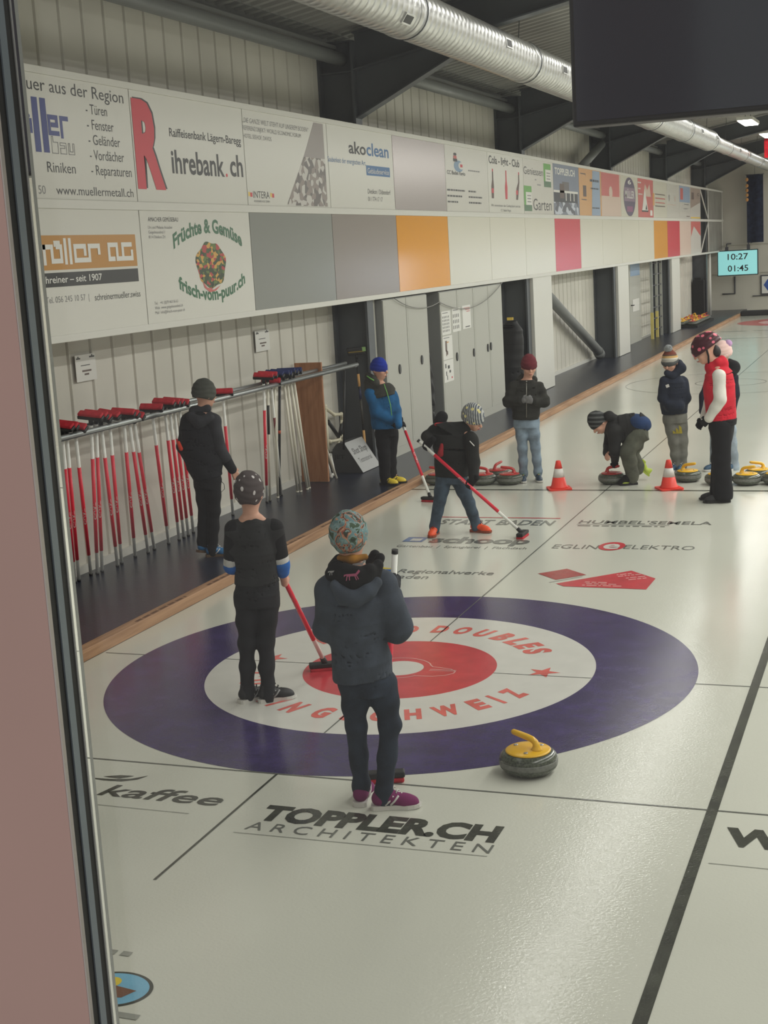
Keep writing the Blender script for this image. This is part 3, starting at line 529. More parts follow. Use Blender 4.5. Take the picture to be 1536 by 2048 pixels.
# ------------------------------------------------------------------ ventilation duct
DU = mat('galvanised_duct', (190,190,188), .34, .85, .5, .06, 14); DXX,DZ = -1.35,4.705
du = empty('ventilation_duct', (DXX,10,DZ), 'long round silver spiral air duct under the roof', 'duct')
mb = MB(); pts = []; rads = []; y = -7.
while y < 40.5:
    R = .224 if y < 25.2 else (.224-.066*(y-25.2)/.9 if y < 26.1 else .158)
    for dy,dr in ((0,0),(.105,0),(.112,.005),(.124,.005)): pts.append((DXX,y+dy,DZ)); rads.append(R+dr)
    y += .131
mb.tube(pts, 1, 40, True, rads); mb.build('spiral_tube', DU, du, True)
for yj in (-4,.6,4.55,8.75,13.5,17.6,21.3,25.1,28.5,32,36):
    R = .224 if yj < 25.2 else .158; m = MB(); m.tube([(DXX,yj-.07,DZ),(DXX,yj-.065,DZ),(DXX,yj+.065,DZ),(DXX,yj+.07,DZ)],1,40,True,[R+.006,R+.011,R+.011,R+.006]); m.build('joint_sleeve', DU, du, True)
    m = MB(); m.tube([(DXX,yj+.085,DZ-R-.012+0.001)]+[(DXX+(R+.012)*math.sin(a),yj+.085,DZ-(R+.012)*math.cos(a)) for a in np.linspace(.1,math.pi*.94,14)],.006,6); m.tube([(DXX,yj+.085,DZ-R-.012)]+[(DXX-(R+.012)*math.sin(a),yj+.085,DZ-(R+.012)*math.cos(a)) for a in np.linspace(.1,math.pi*.94,14)]+[(DXX,yj+.085,roofz(DXX)-.05)],.006,6); m.build('hanger_strap', STEEL, du, True)
VENT = mat('vent_dark', (52,52,52), .6); 
for yv,ang in ((4.2,-.62),(7.4,.12),(10.05,.05),(16.2,.1),(22.6,.1),(25.0,.1),(30.2,.05),(32.6,.05),(36.5,.05)):
    R = .224 if yv < 25.2 else .158; M = Matrix.Translation((DXX,yv,DZ)) @ Matrix.Rotation(-ang,4,'Y') ; m = MB()
    m.box((R-.004,-.11,-.05),(R+.012,.11,.05), M); m.mi = 1; m.box((R+.012,-.09,-.036),(R+.015,.09,.036), M); m.build('air_grille', [DU,VENT], du, True)
# ------------------------------------------------------------------ lamps in view and hanging banners at the far end
LE = mat('lamp_tube_glow', (255,250,240), .5, emit=9)
for k,(y,s) in enumerate(((26.6,'nearer'),(31.6,'farther'))):
    l = empty('ceiling_light', (-.62,y,5.12), 'bright white strip light hanging under the roof at the top right, %s of two' % s, 'lamp', 'strip lights under the roof')
    MB().box((-.8,y-.8,5.13),(-.44,y+.8,5.2)).build('housing', WHITE, l, True); MB().box((-.77,y-.77,5.105),(-.47,y+.77,5.13)).build('diffuser', LE, l, True)
    m = MB(); 
    for dy in (-.6,.6): m.tube([(-.62,y+dy,5.2),(-.62,y+dy,5.55)],.008,6)
    m.build('suspension_rod', STEEL, l, True)
def banner(x0,x1,y,z0,z1,m,label,logo=None):
    mb = MB(); n = 14
    for i in range(n):
        xa = x0+(x1-x0)*i/n; xb = x0+(x1-x0)*(i+1)/n; f = lambda x: y+.03*math.sin((x-x0)*14); a = .16*(1 if False else 0)
        mb.poly([(xa,f(xa),z0),(xb,f(xb),z0),(xb,f(xb),z1),(xa,f(xa),z1)])
    bmesh.ops.solidify(mb.b, geom=mb.b.faces[:], thickness=.004); b = empty('hanging_banner', ((x0+x1)/2,y,z0), label, 'banner'); mb.build('cloth', m, b, True)
    k = MB(); k.tube([(x0-.03,y,z1),(x1+.03,y,z1)],.012,8); k.tube([((x0+x1)/2,y,z1),((x0+x1)/2,y,roofz((x0+x1)/2)-.02)],.005,6); k.build('hanging_rod', STEEL, b, True)
    return b
b = banner(-2.15,-1.62,40.6,2.3,4.5,fabric('banner_navy',(44,52,76)),'dark blue banner hanging on the far end wall'); m = MB()
for z in (4.35,4.15,4.0,3.85,3.7): m.ball((-2.13,40.53,z),(.05,.01,.06),8)
m.build('emblem', ORG, b, True)
banner(-.86,-.2,33,4.62,5.3,fabric('banner_red',(206,36,52)),'bright red banner hanging under the roof at the right edge')
# ------------------------------------------------------------------ far wall fittings
ck = empty('clock_screen', (-2.4,40.1,1.25), 'turquoise lit clock screen showing 10:27 above 01:45 on the far wall', 'screen')
m = MB(); m.box((-3.06,40.0,1.255),(-1.74,40.07,2.09), bev=.01); m.build('casing', mat('clock_casing',(24,48,52),.4), ck, True)
m = MB(); m.box((-3.03,39.996,1.285),(-1.77,40.0,2.06)); m.build('lit_panel', mat('clock_glow',(140,206,208),.4,emit=.62), ck, True)
for s,z in (('10:27',1.78),('01:45',1.4)): text('digits', s, BK, lambda a,b: (-2.72+a,39.993,z+b), .66, .19, ck, .01)
m = MB(); m.tube([(-2.75,40.04,2.09),(-2.75,40.04,2.3),(-2.75,41.2,2.3)],.02,8); m.tube([(-2.05,40.04,2.09),(-2.05,40.04,2.3),(-2.05,41.2,2.3)],.02,8); m.box((-2.8,39.98,2.09),(-2.7,40.08,2.2)); m.box((-2.1,39.98,2.09),(-2.0,40.08,2.25)); m.build('bracket', DK, ck, True)
sg = empty('notice_board', (-1.3,41.15,.55), 'white framed sign with a blue hexagon on the far wall at the right edge', 'sign'); m = MB(); m.box((-1.78,41.14,.55),(-.7,41.2,1.2)); m.build('frame', DK, sg, True); m = MB(); m.box((-1.74,41.135,.59),(-.74,41.14,1.16)); m.build('face', IW, sg, True)
MB().poly([(-1.42+.26*math.cos(a),41.132,.87+.22*math.sin(a)) for a in [k*math.pi/3 for k in range(6)]]).build('hexagon', mat('hex_blue',(40,80,160),.4), sg, True)
m = MB(); m.tube([(-3.05,41.17,.62),(-2.63,41.17,.62),(-2.63,41.17,1.2)],.025,8); tag(m.build('cable_conduit', DK), 'dark cable conduit bent around a corner low on the far wall under the clock', 'conduit')
m = MB(); m.box((-2.05,41.16,.5),(-.5,41.2,.53)); tag(m.build('trim_5', DK), kind='structure')
m = MB(); m.box((-3.5,41.15,1.3),(14,41.2,1.34)); m.box((-3.5,41.15,2.25),(14,41.2,2.29)); tag(m.build('trim_6', FARW), kind='structure')
m = MB(); m.box((-2.15,38.4,0),(13.9,38.9,.16), bev=.03); tag(m.build('bumper_cushion', mat('black_foam',(30,30,32),.7)), 'long black foam bumper across the far end of the ice', 'bumper')
m = MB(); m.tube([(-3.1,38.35,.08),(-3.1,38.35,2.04)],.05,14); tag(m.build('support_pole', WHITE), 'white round pole at the far end standing under the board rails', 'pole')
m = MB(); m.box((-3.45,37.0,.08),(-3.1,37.25,1.25), bev=.02); m.box((-3.4,37.05,1.25),(-3.2,37.2,1.33)); tag(m.build('mat_roll', mat('black_rubber',(18,18,18),.75)), 'tall black rubber block standing against the last column at the far end', 'block')
# daylight doors in the far wall, to the right
GLOW = mat('daylight_pane', (225,236,255), .3, emit=3.2)
for k,(x0,x1) in enumerate(((2.6,3.7),(4.6,5.8),(8.4,10.6))):
    w = empty('window_%d'%(k+2), ((x0+x1)/2,41.15,1.0)); tag(w, kind='structure'); MB().box((x0-.08,41.14,.92),(x1+.08,41.2,2.58)).build('window_frame', WHITE, w, True); MB().box((x0,41.13,1.0),(x1,41.14,2.5)).build('window_pane', GLOW, w, True)
# ------------------------------------------------------------------ cabinets, partitions, doors along the walkway
CAB = mat('cabinet_grey', (172,172,164), .45, 0, .4); CABD = mat('cabinet_side', (128,130,128), .5); HAN = mat('lock_black', (24,24,24), .4)
def cabinet(y0,y1,doors,label,locks):
    c = empty('locker_cabinet', (-3.2,(y0+y1)/2,.08), label, 'cabinet'); m = MB(); m.box((-3.47,y0,.08),(-3.015,y1,2.03)); m.build('body', CABD, c, True); w = (y1-y0)/doors
    for i in range(doors):
        a = y0+w*i+.008; b = y0+w*(i+1)-.008; d = empty('x',(0,0,0)); bpy.data.objects.remove(d)
        m = MB(); m.box((-3.015,a,.19),(-3.0,b,2.02), bev=.003); d = m.build('door', CAB, c, True)
        m = MB(); m.box((-3.001,a+.05,.26),(-2.9985,b-.05,1.95)); m.build('door_panel', CAB, d, True)
        yy,zz = locks[i]; m = MB(); m.prism([(.035*math.cos(t),.06*math.sin(t)) for t in np.linspace(0,6.28,20)[:-1]], lambda p,q,h: (h,yy+p,zz+q), -3.001, -2.985); m.build('lock', HAN, d, True)
    m = MB(); m.box((-3.015,y0,.08),(-3.003,y1,.19)); m.build('plinth', CAB, c, True); return c
cabinet(8.06,9.72,2,'light grey locker cabinet with two doors behind the boy in the blue jacket',[(8.52,1.15),(9.38,1.19)])
cabinet(10.25,13.35,4,'wide light grey cabinet with paper notices on its left door',[(10.9,1.1),(11.72,1.09),(12.45,1.1),(12.62,1.11)])
def paper(yz, label, marks, x=-2.996):
    y0,z0,y1,z1 = yz; p = empty('paper_notice', (x,(y0+y1)/2,z0), label, 'paper'); m = MB(); m.box((x-.002,y0,z0),(x,y1,z1)); m.build('sheet', IW, p, True)
    for c,lst in marks:
        m = MB(); [m.box((x,y0+(y1-y0)*a,z0+(z1-z0)*b),(x+.001,y0+(y1-y0)*c2,z0+(z1-z0)*d)) for a,b,c2,d in lst]; m.build('print', c, p, True)
def grid(nx,ny,x0=.1,y0=.12,x1=.9,y1=.85,f=.35): return [(x0+(x1-x0)*i/nx,y0+(y1-y0)*j/ny,x0+(x1-x0)*(i+f)/nx,y0+(y1-y0)*(j+.62)/ny) for i in range(nx) for j in range(ny)]
head = [(.1,.91,.7,.935)]
paper((10.29,1.44,10.69,1.76),'white sheet with five rows of small figures, top left of the notices on the cabinet',[(BK,grid(5,5)+head)])
paper((10.77,1.45,11.15,1.775),'white sheet with three rows of small figures, middle of the top row',[(BK,grid(4,3)+head)])
paper((11.25,1.46,11.65,1.79),'white sheet with red lines of print, rightmost of the notices on the cabinet',[(PRD,[(.35,.8,.9,.83),(.5,.72,.9,.75),(.15,.88,.9,.9)]),(BK,[(.3,.06,.85,.1)])])
paper((10.29,1.1,10.72,1.42),'white sheet with a brown figure drawing, middle of the left column on the cabinet',[(BRN,[(.25,.35,.42,.8),(.3,.15,.38,.4),(.38,.2,.5,.35)]),(ORG,[(.4,.7,.6,.76)]),(BK,head)])
paper((10.29,.79,10.72,1.09),'white sheet with scattered dark sketches, lowest of the notices on the cabinet',[(BK,[(.15,.65,.25,.85),(.4,.6,.6,.75),(.2,.3,.28,.5),(.55,.4,.7,.52),(.3,.1,.36,.3)]),(RED,[(.75,.12,.85,.2)])])
paper((2.02,1.665,2.33,1.885),'small white notice with brown print on the cladding, nearer the window frame',[(BRN,[(.3,.35,.75,.42),(.4,.22,.62,.29)]),(BK,[(.25,.58,.7,.61),(.06,.84,.25,.9),(.12,.9,.18,.95),(.7,.86,.95,.92),(.8,.92,.86,.97)])], -3.468)
paper((5.44,1.63,5.79,1.85),'small white notice with brown print on the cladding, above the gap in the broom rack',[(BRN,[(.3,.35,.75,.42),(.4,.22,.62,.29)]),(BK,[(.25,.58,.7,.61),(.06,.84,.25,.9),(.12,.9,.18,.95),(.7,.86,.95,.92),(.8,.92,.86,.97)])], -3.468)
def partition(y0,y1,label):
    p = empty('wall_partition', (-3.2,(y0+y1)/2,.08), label, 'partition'); m = MB(); m.box((-3.04,y0,.09),(-3.0,y1,2.045)); m.build('panel', WHITE, p, True); m = MB(); m.box((-3.47,y0,.08),(-3.04,y0+.03,2.045)); m.box((-3.47,y1-.03,.08),(-3.04,y1,2.045)); m.build('side_panel', CLAD, p, True)
for a,b,s in ((15.33,16.64,'white tall partition panel behind the boy in the dark jacket'),(22.72,23.95,'white tall partition panel beyond the foot of the diagonal tube'),(30.12,31.5,'white tall partition panel beside the rack of coloured stones')): partition(a,b,s)
m = MB(); m.box((-3.47,7.87,.08),(-3.1,8.04,2.045)); tag(m.build('wall_filler', CAB), 'narrow grey filler panel between the first column and the locker cabinet', 'panel')
d = empty('door_1', (-3.47,27.1,.08)); tag(d, kind='structure'); m = MB(); m.box((-3.47,26.35,.08),(-3.44,27.85,2.04)); m.build('door_leaf', CAB, d, True); m = MB(); m.box((-3.44,26.5,1.72),(-3.435,27.75,2.03)); m.build('door_window', mat('bluish_pane',(150,178,212),.2), d, True); m = MB(); m.tube([(-3.44,26.5,1.02),(-3.38,26.5,1.02),(-3.38,26.62,1.02)],.012,8); m.build('door_handle', HAN, d, True)
m = MB(); m.box((-3.435,26.7,.85),(-3.432,27.6,1.15)); m.build('door_notice', IW, d, True)
# hanging cable over the cabinets
m = MB(); P = []
for (ya,za),(yb,zb),sag in (((8.4,2.03),(10.15,1.9),.1),((10.15,1.9),(13.3,2.04),.22)):
    for t_ in np.linspace(0,1,12): P.append((-2.97,ya+(yb-ya)*t_,za+(zb-za)*t_-sag*4*t_*(1-t_)))
m.tube(P,.006,6); m.ball((-2.97,10.15,1.885),.02,8); tag(m.build('cable', mat('cable_grey',(130,130,126),.5)), 'thin grey cable sagging across the fronts of both cabinets', 'cable')
# black bag between the cabinets and black covered stand at the second column
BLKC = mat('black_nylon', (18,19,22), .55, 0, .4, .2, 6)
s = Sdf(); s.loft([((-3.22,9.98,.08),.12,.16),((-3.22,9.98,.7),.13,.17),((-3.23,9.98,1.2),.12,.15),((-3.25,9.97,1.42),.06,.06)],(0,1,0),.04); s.fold = lambda P: .006*np.sin(P[...,2]*31+2*np.sin(P[...,1]*17)); s.cut((0,0,.081),(0,0,-1))
o = s.build('garment_bag', BLKC, None, .014); tag(o, 'tall black bag standing in the gap between the two cabinets', 'bag')
cs = empty('covered_stand', (-3.27,15.06,.08), 'tall rounded black fabric cover on a stand in front of the second column', 'cover')
s = Sdf(); s.loft([((-3.262,14.8,.081),.205,.17),((-3.27,14.8,.6),.205,.17),((-3.27,14.8,1.0),.205,.16),((-3.27,14.8,1.2),.19,.14),((-3.27,14.8,1.36),.1,.08)],(1,0,0),.14); s.fold = lambda P: .008*np.sin(P[...,0]*18+2*np.sin(P[...,2]*4))+.002*np.sin(P[...,2]*40); s.cut((0,0,.081),(0,0,-1)); s.cut((0,15.08,0),(0,1,0))
s.build('cover', BLKC, cs, .016); m = MB(); m.box((-3.3,14.68,1.385),(-3.2,14.72,1.43)); m.build('yellow_tag', YEL, cs, True)
# ladder
ld = empty('ladder', (-3.2,28.7,.08), 'aluminium ladder leaning against the wall with yellow feet rails', 'ladder'); LA = mat('ladder_alu',(176,178,172),.35,.6)
for y in (28.0,28.75,29.45): MB().box((-3.22,y-.03,.08),(-3.16,y+.03,2.04)).build('stile', LA, ld, True)
for z in np.arange(.3,2.0,.28): MB().tube([(-3.19,28.0,z),(-3.19,29.45,z)],.018,8).build('rung', DK, ld, True)
for y in (28.0,28.75): MB().box((-3.225,y-.034,.08),(-3.155,y+.034,.75)).build('yellow_sleeve', mat('ladder_yellow',(206,190,110),.5), ld, True)
# ------------------------------------------------------------------ curling stones
GRAN = mat('granite', (70,75,64), .22, 0, .5, .3, 90); BAND = mat('striking_band', (112,114,108), .5, 0, .4, .1, 60)
HY = mat('handle_yellow', (228,178,36), .28, 0, .5); HR = mat('handle_red', (190,52,48), .3, 0, .5); SCR = mat('screw_steel', (190,190,190), .3, .8)
def make_stone(hm, name):
    r = empty('curling_stone', (0,0,0)); R = .145
    m = MB(); m.lathe([(.06,0),(.09,.002),(.122,.014),(.14,.034),(.1445,.046)],seg=48); m.lathe([(.1445,.074),(.142,.086),(.132,.1),(.118,.108),(.1,.112),(.02,.1125)],seg=48); m.build('granite_body', GRAN, r)
    m = MB(); m.lathe([(.1445,.046),(.1455,.05),(.1455,.07),(.1445,.074)],seg=48); m.build('striking_band', BAND, r)
    m = MB(); m.lathe([(.112,.1105),(.113,.114),(.106,.1185),(.06,.124),(.01,.126)],seg=40); m.tube([(.05,0,.118),(.05,0,.13),(.05,0,.145),(.044,0,.16),(.026,0,.172),(0,0,.178),(-.05,0,.186),(-.085,0,.191),(-.094,0,.192)],1,14,True,[.034,.024,.018,.0165,.016,.016,.0155,.014,.008]); h = m.build('handle', hm, r)
    m = MB()
    for a in (1.1,-1.1,3.1): m.lathe([(.011,0),(.011,.004),(.007,.005)],(.075*math.cos(a),.075*math.sin(a),.1215),12)
    m.build('screw', SCR, h); return r
py = make_stone(HY,''); pr = make_stone(HR,''); FIRST = {id(py): True, id(pr): True}
def stone(p, x, y, rz, label, group, z=.0005):
    o = p if FIRST.pop(id(p), None) else dup(p); o.location = (x,y,z); o.rotation_euler = (0,0,rz); tag(o, label, 'curling stone', group); return o
stone(py,1.235,-1.54,-.35,'grey curling stone with a yellow handle lying alone behind the purple ring','curling stones')
for x,y,rz,s in ((-1.97,6.76,.2,'red handled curling stone against the timber edge, leftmost of the red row'),(-1.7,6.78,.1,'red handled curling stone half hidden behind the left leg of the sweeping boy'),(-1.44,6.76,.1,'red handled curling stone right behind the sweeping boy, handle sideways'),(-1.145,6.78,.3,'red handled curling stone at the right end of the red row, beside the jeans'),(-1.36,7.06,-1.9,'red handled curling stone in the second row with its handle pointing at the viewer'),(-.02,6.83,2.9,'red handled curling stone under the hand of the bending boy')): stone(pr,x,y,rz,s,'curling stones')
for x,y,rz,s in ((.765,6.99,2.9,'yellow handled curling stone just right of the right traffic cone'),(1.115,6.79,2.8,'yellow handled curling stone half hidden left of the black trousers of the woman'),(1.4,6.79,2.85,'yellow handled curling stone right of the black trousers, front row'),(1.49,7.09,.4,'yellow handled curling stone standing behind the front row, right of the woman'),(1.7,6.82,2.8,'yellow handled curling stone cut by the right edge of the photo')): stone(py,x,y,rz,s,'curling stones')
m = MB(); m.box((-3.4,32.0,.08),(-2.62,35.5,.14)); tag(m.build('stone_rack', mat('rack_black',(26,27,26),.7)), 'low black rack carrying two rows of spare stones at the far wall', 'rack')
kk = 0
for j,x in enumerate((-2.8,-3.12)):
    for i in range(10):
        red = (i+j) % 4 < 1 if i < 4 else (i//2+j) % 2 == 0
        stone(pr if red else py, x, 32.25+i*.32, 1.2+.3*((i*7+j*3)%5), 'spare stone with %s handle on the low rack, %s in the %s row' % ('red' if red else 'yellow', ORD[i], 'front' if j == 0 else 'back'), 'spare stones on the rack', .1405)
# ------------------------------------------------------------------ traffic cones
CO = mat('cone_orange', (236,66,52), .45, 0, .4); CW = mat('cone_white', (222,218,212), .5)
def make_cone():
    r = empty('traffic_cone', (0,0,0)); m = MB(); P = []
    for cx,cy,a0 in ((.095,.095,0),(-.095,.095,90),(-.095,-.095,180),(.095,-.095,270)):
        for a in (0,30,60,90): P.append((cx+.028*math.cos(math.radians(a0+a)), cy+.028*math.sin(math.radians(a0+a))))
    m.prism(P, lambda a,b,h: (a,b,h), .0, .016); m.build('base', CO, r)
    rc = lambda z: .088-.064*(z-.016)/.29
    m = MB(); m.lathe([(.1,.014),(.094,.03),(rc(.04),.04),(rc(.13),.13)],seg=32); m.lathe([(rc(.222),.222),(rc(.3),.3),(.019,.306),(.012,.306)],seg=32); m.build('cone_body', CO, r)
    m = MB(); m.lathe([(rc(.13)+.0005,.13),(rc(.222)+.0005,.222)],seg=32); m.build('reflective_band', CW, r); return r
c1 = make_cone(); c1.location = (-.515,6.47,.0008); c1.rotation_euler = (0,0,.4); tag(c1,'orange traffic cone with a white band between the boy in jeans and the bending boy','traffic cone','traffic cones on the hog line')
c2 = dup(c1,'orange traffic cone with a white band in front of the boy in grey trousers'); c2.location = (.645,6.5,.0008); c2.rotation_euler = (0,0,.5)
# ------------------------------------------------------------------ brooms
BWH = mat('broom_white', (238,238,232), .35); BRE = mat('broom_red', (226,40,64), .35, 0, .5); BBK = mat('broom_black', (22,22,23), .5); BPAD = mat('broom_pad_red', (178,36,48), .7, 0, .3, .1, 30); NAVY = mat('broom_pad_navy', (36,46,92), .75, 0, .3, .1, 30); BCRM = mat('broom_cream', (226,222,206), .45); TAN = mat('broom_tan', (206,158,96), .5)
def broom(L=1.22, white0=.24, white1=.2, col=BRE, pad=BPAD, r=.0145, M=None, letters=True, shaft=BWH, head_tilt=0., capm=BBK, head=True):
    """standing along local z: end cap at the bottom (z=0), head at the top (z=L)"""
    b = empty('curling_broom', (0,0,0)); MB().tube([(0,0,.012),(0,0,L-.045)],r,14).build('shaft', shaft, b)
    if col is not None:
        m = MB(); m.tube([(0,0,white0),(0,0,L-white1)],r+.0008,14); sl = m.build('sleeve', col, b)
        if letters:
            for a0 in (-1.05,2.09): text('lettering','CURT', IW, lambda A,B: ((r+.0013)*math.cos(a0+(B-.009)/r),(r+.0013)*math.sin(a0+(B-.009)/r), white0+.3+A),.15,.018,None,.015).parent = sl
    MB().tube([(0,0,0),(0,0,.02)],r+.0015,14).build('end_cap', capm, b)
    if head:
        M = M or Matrix.Translation((0,0,L-.012)) @ Matrix.Rotation(head_tilt,4,'X')
        m = MB(); m.tube([(0,0,L-.075),(0,0,L-.02)],1,12,True,[r+.003,r+.006]); m.box((-.105,-.032,-.014),(.105,.032,.016), M, .008); m.build('head', BBK, b)
        m = MB(); m.box((-.1,-.034,.016),(.1,.034,.042), M, .01); m.build('pad', pad, b)
    return b
def lay(b, p_end, p_head, spin=0.):
    a = V3(p_end); d = (V3(p_head)-a).normalized(); q = Vector((0,0,1)).rotation_difference(d); b.location = a; b.rotation_mode = 'QUATERNION'; b.rotation_quaternion = q @ Quaternion((0,0,1), spin); return b
def held(L, p_end, p_head, along, **kw):
    a = V3(p_head); d = (a-V3(p_end)).normalized(); q = Vector((0,0,1)).rotation_difference(d); x = V3(along); x.z = 0; x.normalize(); z = Vector((0,0,-1)); y = z.cross(x)
    Rw = Matrix((x,y,z)).transposed(); Mh = Matrix.Translation((0,0,L-.012)) @ (q.to_matrix().transposed() @ Rw).to_4x4()
    b = broom(L, M=Mh, **kw); return lay(b, a-d*L, a)
# broom rack on the wall: rails, post, board
GAL = mat('galvanised_pipe', (160,164,164), .3, .75)
rk = empty('broom_rack', (-3.13,4,1.33), 'horizontal galvanised double rail along the wall carrying the brooms', 'rack')
MB().tube([(-3.06,.6,1.325),(-3.06,7.25,1.325)],.024,14).build('rail', GAL, rk, True); MB().tube([(-3.2,.6,1.345),(-3.2,7.25,1.345)],.02,14).build('rail', GAL, rk, True)
m = MB()
for y in (.7,3.4,7.2): m.box((-3.475,y-.02,1.3),(-3.05,y+.02,1.32))
m.build('bracket', GAL, rk, True)
PLY = wood_mat('pine_board', (168,118,84), (140,94,62), (12,12,1.2))
m = MB(); m.box((-3.47,6.385,.085),(-3.145,6.42,1.43), bev=.003); tag(m.build('support_board', PLY), 'upright brown wooden board standing across the rail at the end of the broom rack', 'board')
tops = [124.7,133.4,150.7,182.9,192.8,202.7,219.5,247.7,258,267.7,304.8,330,339.5,348.6,358.5]
bots = [(150,1166),(158,1162),(182,1150),(195,1148.6),(204.4,1144.5),(235.4,1133.4),(243.6,1128),(270.6,1114.6),(296.7,1107),(309,1099.5),(337.5,1088.4),(358.5,1081),(368,1076),(377,1072),(387,1066)]
proto = broom(1.385,.2,.36,head_tilt=.2); rg = random.Random(3); fst = True
def railpt(u, dz=0.): 
    v = 868+(740-868)*(u-125)/(680-125); p = on(u,v+6,'x',-3.13); return np.array([-3.13,p[1],1.33])
lab = 'red and white broom hanging in the wall rack, %s from the window frame'
for i,(tu,(bu,bv)) in enumerate(zip(tops,bots)):
    b_ = on(bu,bv,'z',.083); b_[0] = max(-3.44,min(-3.2,b_[0])); t_ = railpt(tu)
    o = proto if fst else dup(proto); fst = False; d = t_-b_; lay(o, b_, b_+d/np.linalg.norm(d)*1.385, .1+rg.uniform(-.12,.16)); tag(o, lab % ORD[i], 'broom', 'red and white brooms in the wall rack')
b_ = on(466,1031,'z',.083); t_ = railpt(446); o = dup(proto); d = t_-b_; lay(o,b_,b_+d/np.linalg.norm(d)*1.385,.4); tag(o,'red and white broom hanging in the rack just right of the boy in grey beanie','broom','red and white brooms in the wall rack')
b_ = on(534,1005.5,'z',.083); t_ = railpt(528); o = dup(proto); d = t_-b_; lay(o,b_,b_+d/np.linalg.norm(d)*1.385,.3); tag(o,'red and white curling broom left of the white handled ones in the rack','broom','red and white brooms in the wall rack')
pw = broom(1.385,.5,.5,None,NAVY,.0135,None,False,BCRM,.2,BCRM); fst = True
for u,bu,bv,s in ((550,556,996,'cream handled broom behind the black one, leftmost of the cream handles'),(568,595.4,984.7,'cream handled broom right of the black one, first of four side by side'),(574.6,602,984,'cream handled broom, second of four side by side in the rack'),(581,615,979.5,'cream handled broom, third of four side by side in the rack'),(588,619,977,'cream handled broom touching the wooden board, fourth of four')):
    b_ = on(bu,bv,'z',.083); b_[0] = min(b_[0],-3.14); t_ = railpt(u); o = pw if fst else dup(pw); fst = False; d = t_-b_; lay(o,b_,b_+d/np.linalg.norm(d)*1.385,.15+rg.uniform(-.1,.1)); tag(o,s,'broom','cream handled brooms in the wall rack')
def one(bm_, u, bu, bv, label, spin=.3):
    b_ = on(bu,bv,'z',.083); b_[0] = min(b_[0],-3.14); t_ = railpt(u); d = t_-b_; lay(bm_,b_,b_+d/np.linalg.norm(d)*1.385,spin); tag(bm_,label,'broom')
one(broom(1.385,.75,.32,BBK,BPAD,.0135,None,False,BCRM,.2), 536, 540, 1003, 'cream handled broom with a black grip in the rack, right of a red one')
one(broom(1.385,.68,.42,mat('broom_label_red',(120,50,52),.5),BPAD,.0135,None,False,BWH,.2), 543, 563, 991, 'white handled broom with a dark red label crossing in front of the black one')
one(broom(1.385,.72,.63,mat('broom_orange_ring',(196,84,52),.5),NAVY,.0145,None,False,BBK,.2), 560, 558.4, 992.5, 'broom with a black handle and orange ring in the rack')
# white pole and plastic delivery aids at the end of the rack
b_ = on(673.5,957,'z',.083); m = MB(); m.tube([b_,(-3.44,6.62,1.05)],.014,10); tag(m.build('white_pole', BCRM), 'thin white pole leaning on the wall right of the wooden board', 'pole')
def sup(name,label,P,m_,r=.02,cat='delivery aid',black=None):
    e = empty(name,P[0][0],label,cat); mb = MB()
    for q in P: mb.tube(q,r,10); [mb.ball(c,r*1.35,8) for c in q]
    mb.build('pipe', m_, e, True)
    if black:
        mb = MB(); [mb.tube(q,r*1.15,10) for q in black]; mb.build('foam_grip', BBK, e, True)
    return e
PVC = mat('pvc_white',(214,208,184),.4); 
sup('delivery_aid','white plastic pipe delivery aid with black grips standing behind the black pole',[[(-3.430,7.09,.1),(-3.430,7.09,.86)],[(-3.430,7.09,.84),(-3.398,7.27,.74),(-3.390,7.47,.72),(-3.390,7.49,.66)],[(-3.390,7.49,.66),(-3.398,7.39,.42),(-3.410,7.12,.44)],[(-3.398,7.47,.45),(-3.390,7.60,.12)],[(-3.406,7.37,.43),(-3.406,7.32,.1)]],PVC,.02,'delivery aid',[[(-3.390,7.49,.64),(-3.396,7.40,.47)],[(-3.422,7.13,.68),(-3.398,7.37,.46)]])
sup('delivery_aid','white plastic pipe frame lying on the walkway between the wooden board and the wedge',[[(-3.35,6.5,.11),(-3.22,6.75,.11)],[(-3.22,6.75,.11),(-3.3,6.85,.32)],[(-3.3,6.85,.32),(-3.42,6.6,.38)],[(-3.35,6.5,.11),(-3.38,6.65,.3)],[(-3.2,6.6,.11),(-3.3,6.7,.3)]],mat('pvc_pure',(212,212,206),.4),.018,'delivery aid',[[(-3.4,6.62,.3),(-3.36,6.72,.24)]])
m = MB(); m.tube([(-3.19,7.0,.36),(-3.16,7.1,1.28)],.012,10); tag(m.build('black_pole', BBK), 'thin black pole standing upright at the right end of the broom rack', 'pole')
# yellow broom upside down against the first column
b_ = broom(1.36,.0,.0,None,mat('pad_olive',(120,104,48),.7),.014,None,False,BBK,.3,TAN); 
for a,b,m_ in ((.02,.42,TAN),(.5,.78,mat('broom_print',(60,58,52),.5)),(.8,.92,mat('broom_dark_blue',(34,40,72),.5)),(.95,1.1,TAN)): MB().tube([(0,0,a),(0,0,b)],.0155,14).build('handle_section', m_, b_)
MB().box((-.11,-.048,1.375),(.07,.048,1.415), bev=.006).build('head_block', BBK, b_); MB().box((.07,-.046,1.365),(.112,.046,1.413)).build('green_patch', mat('pad_green',(126,160,96),.6), b_)
lay(b_,(-3.16,7.625,.085),(-3.2,7.6,1.44),.5); tag(b_,'broom with tan and black handle and olive head leaning on the first dark column','broom')
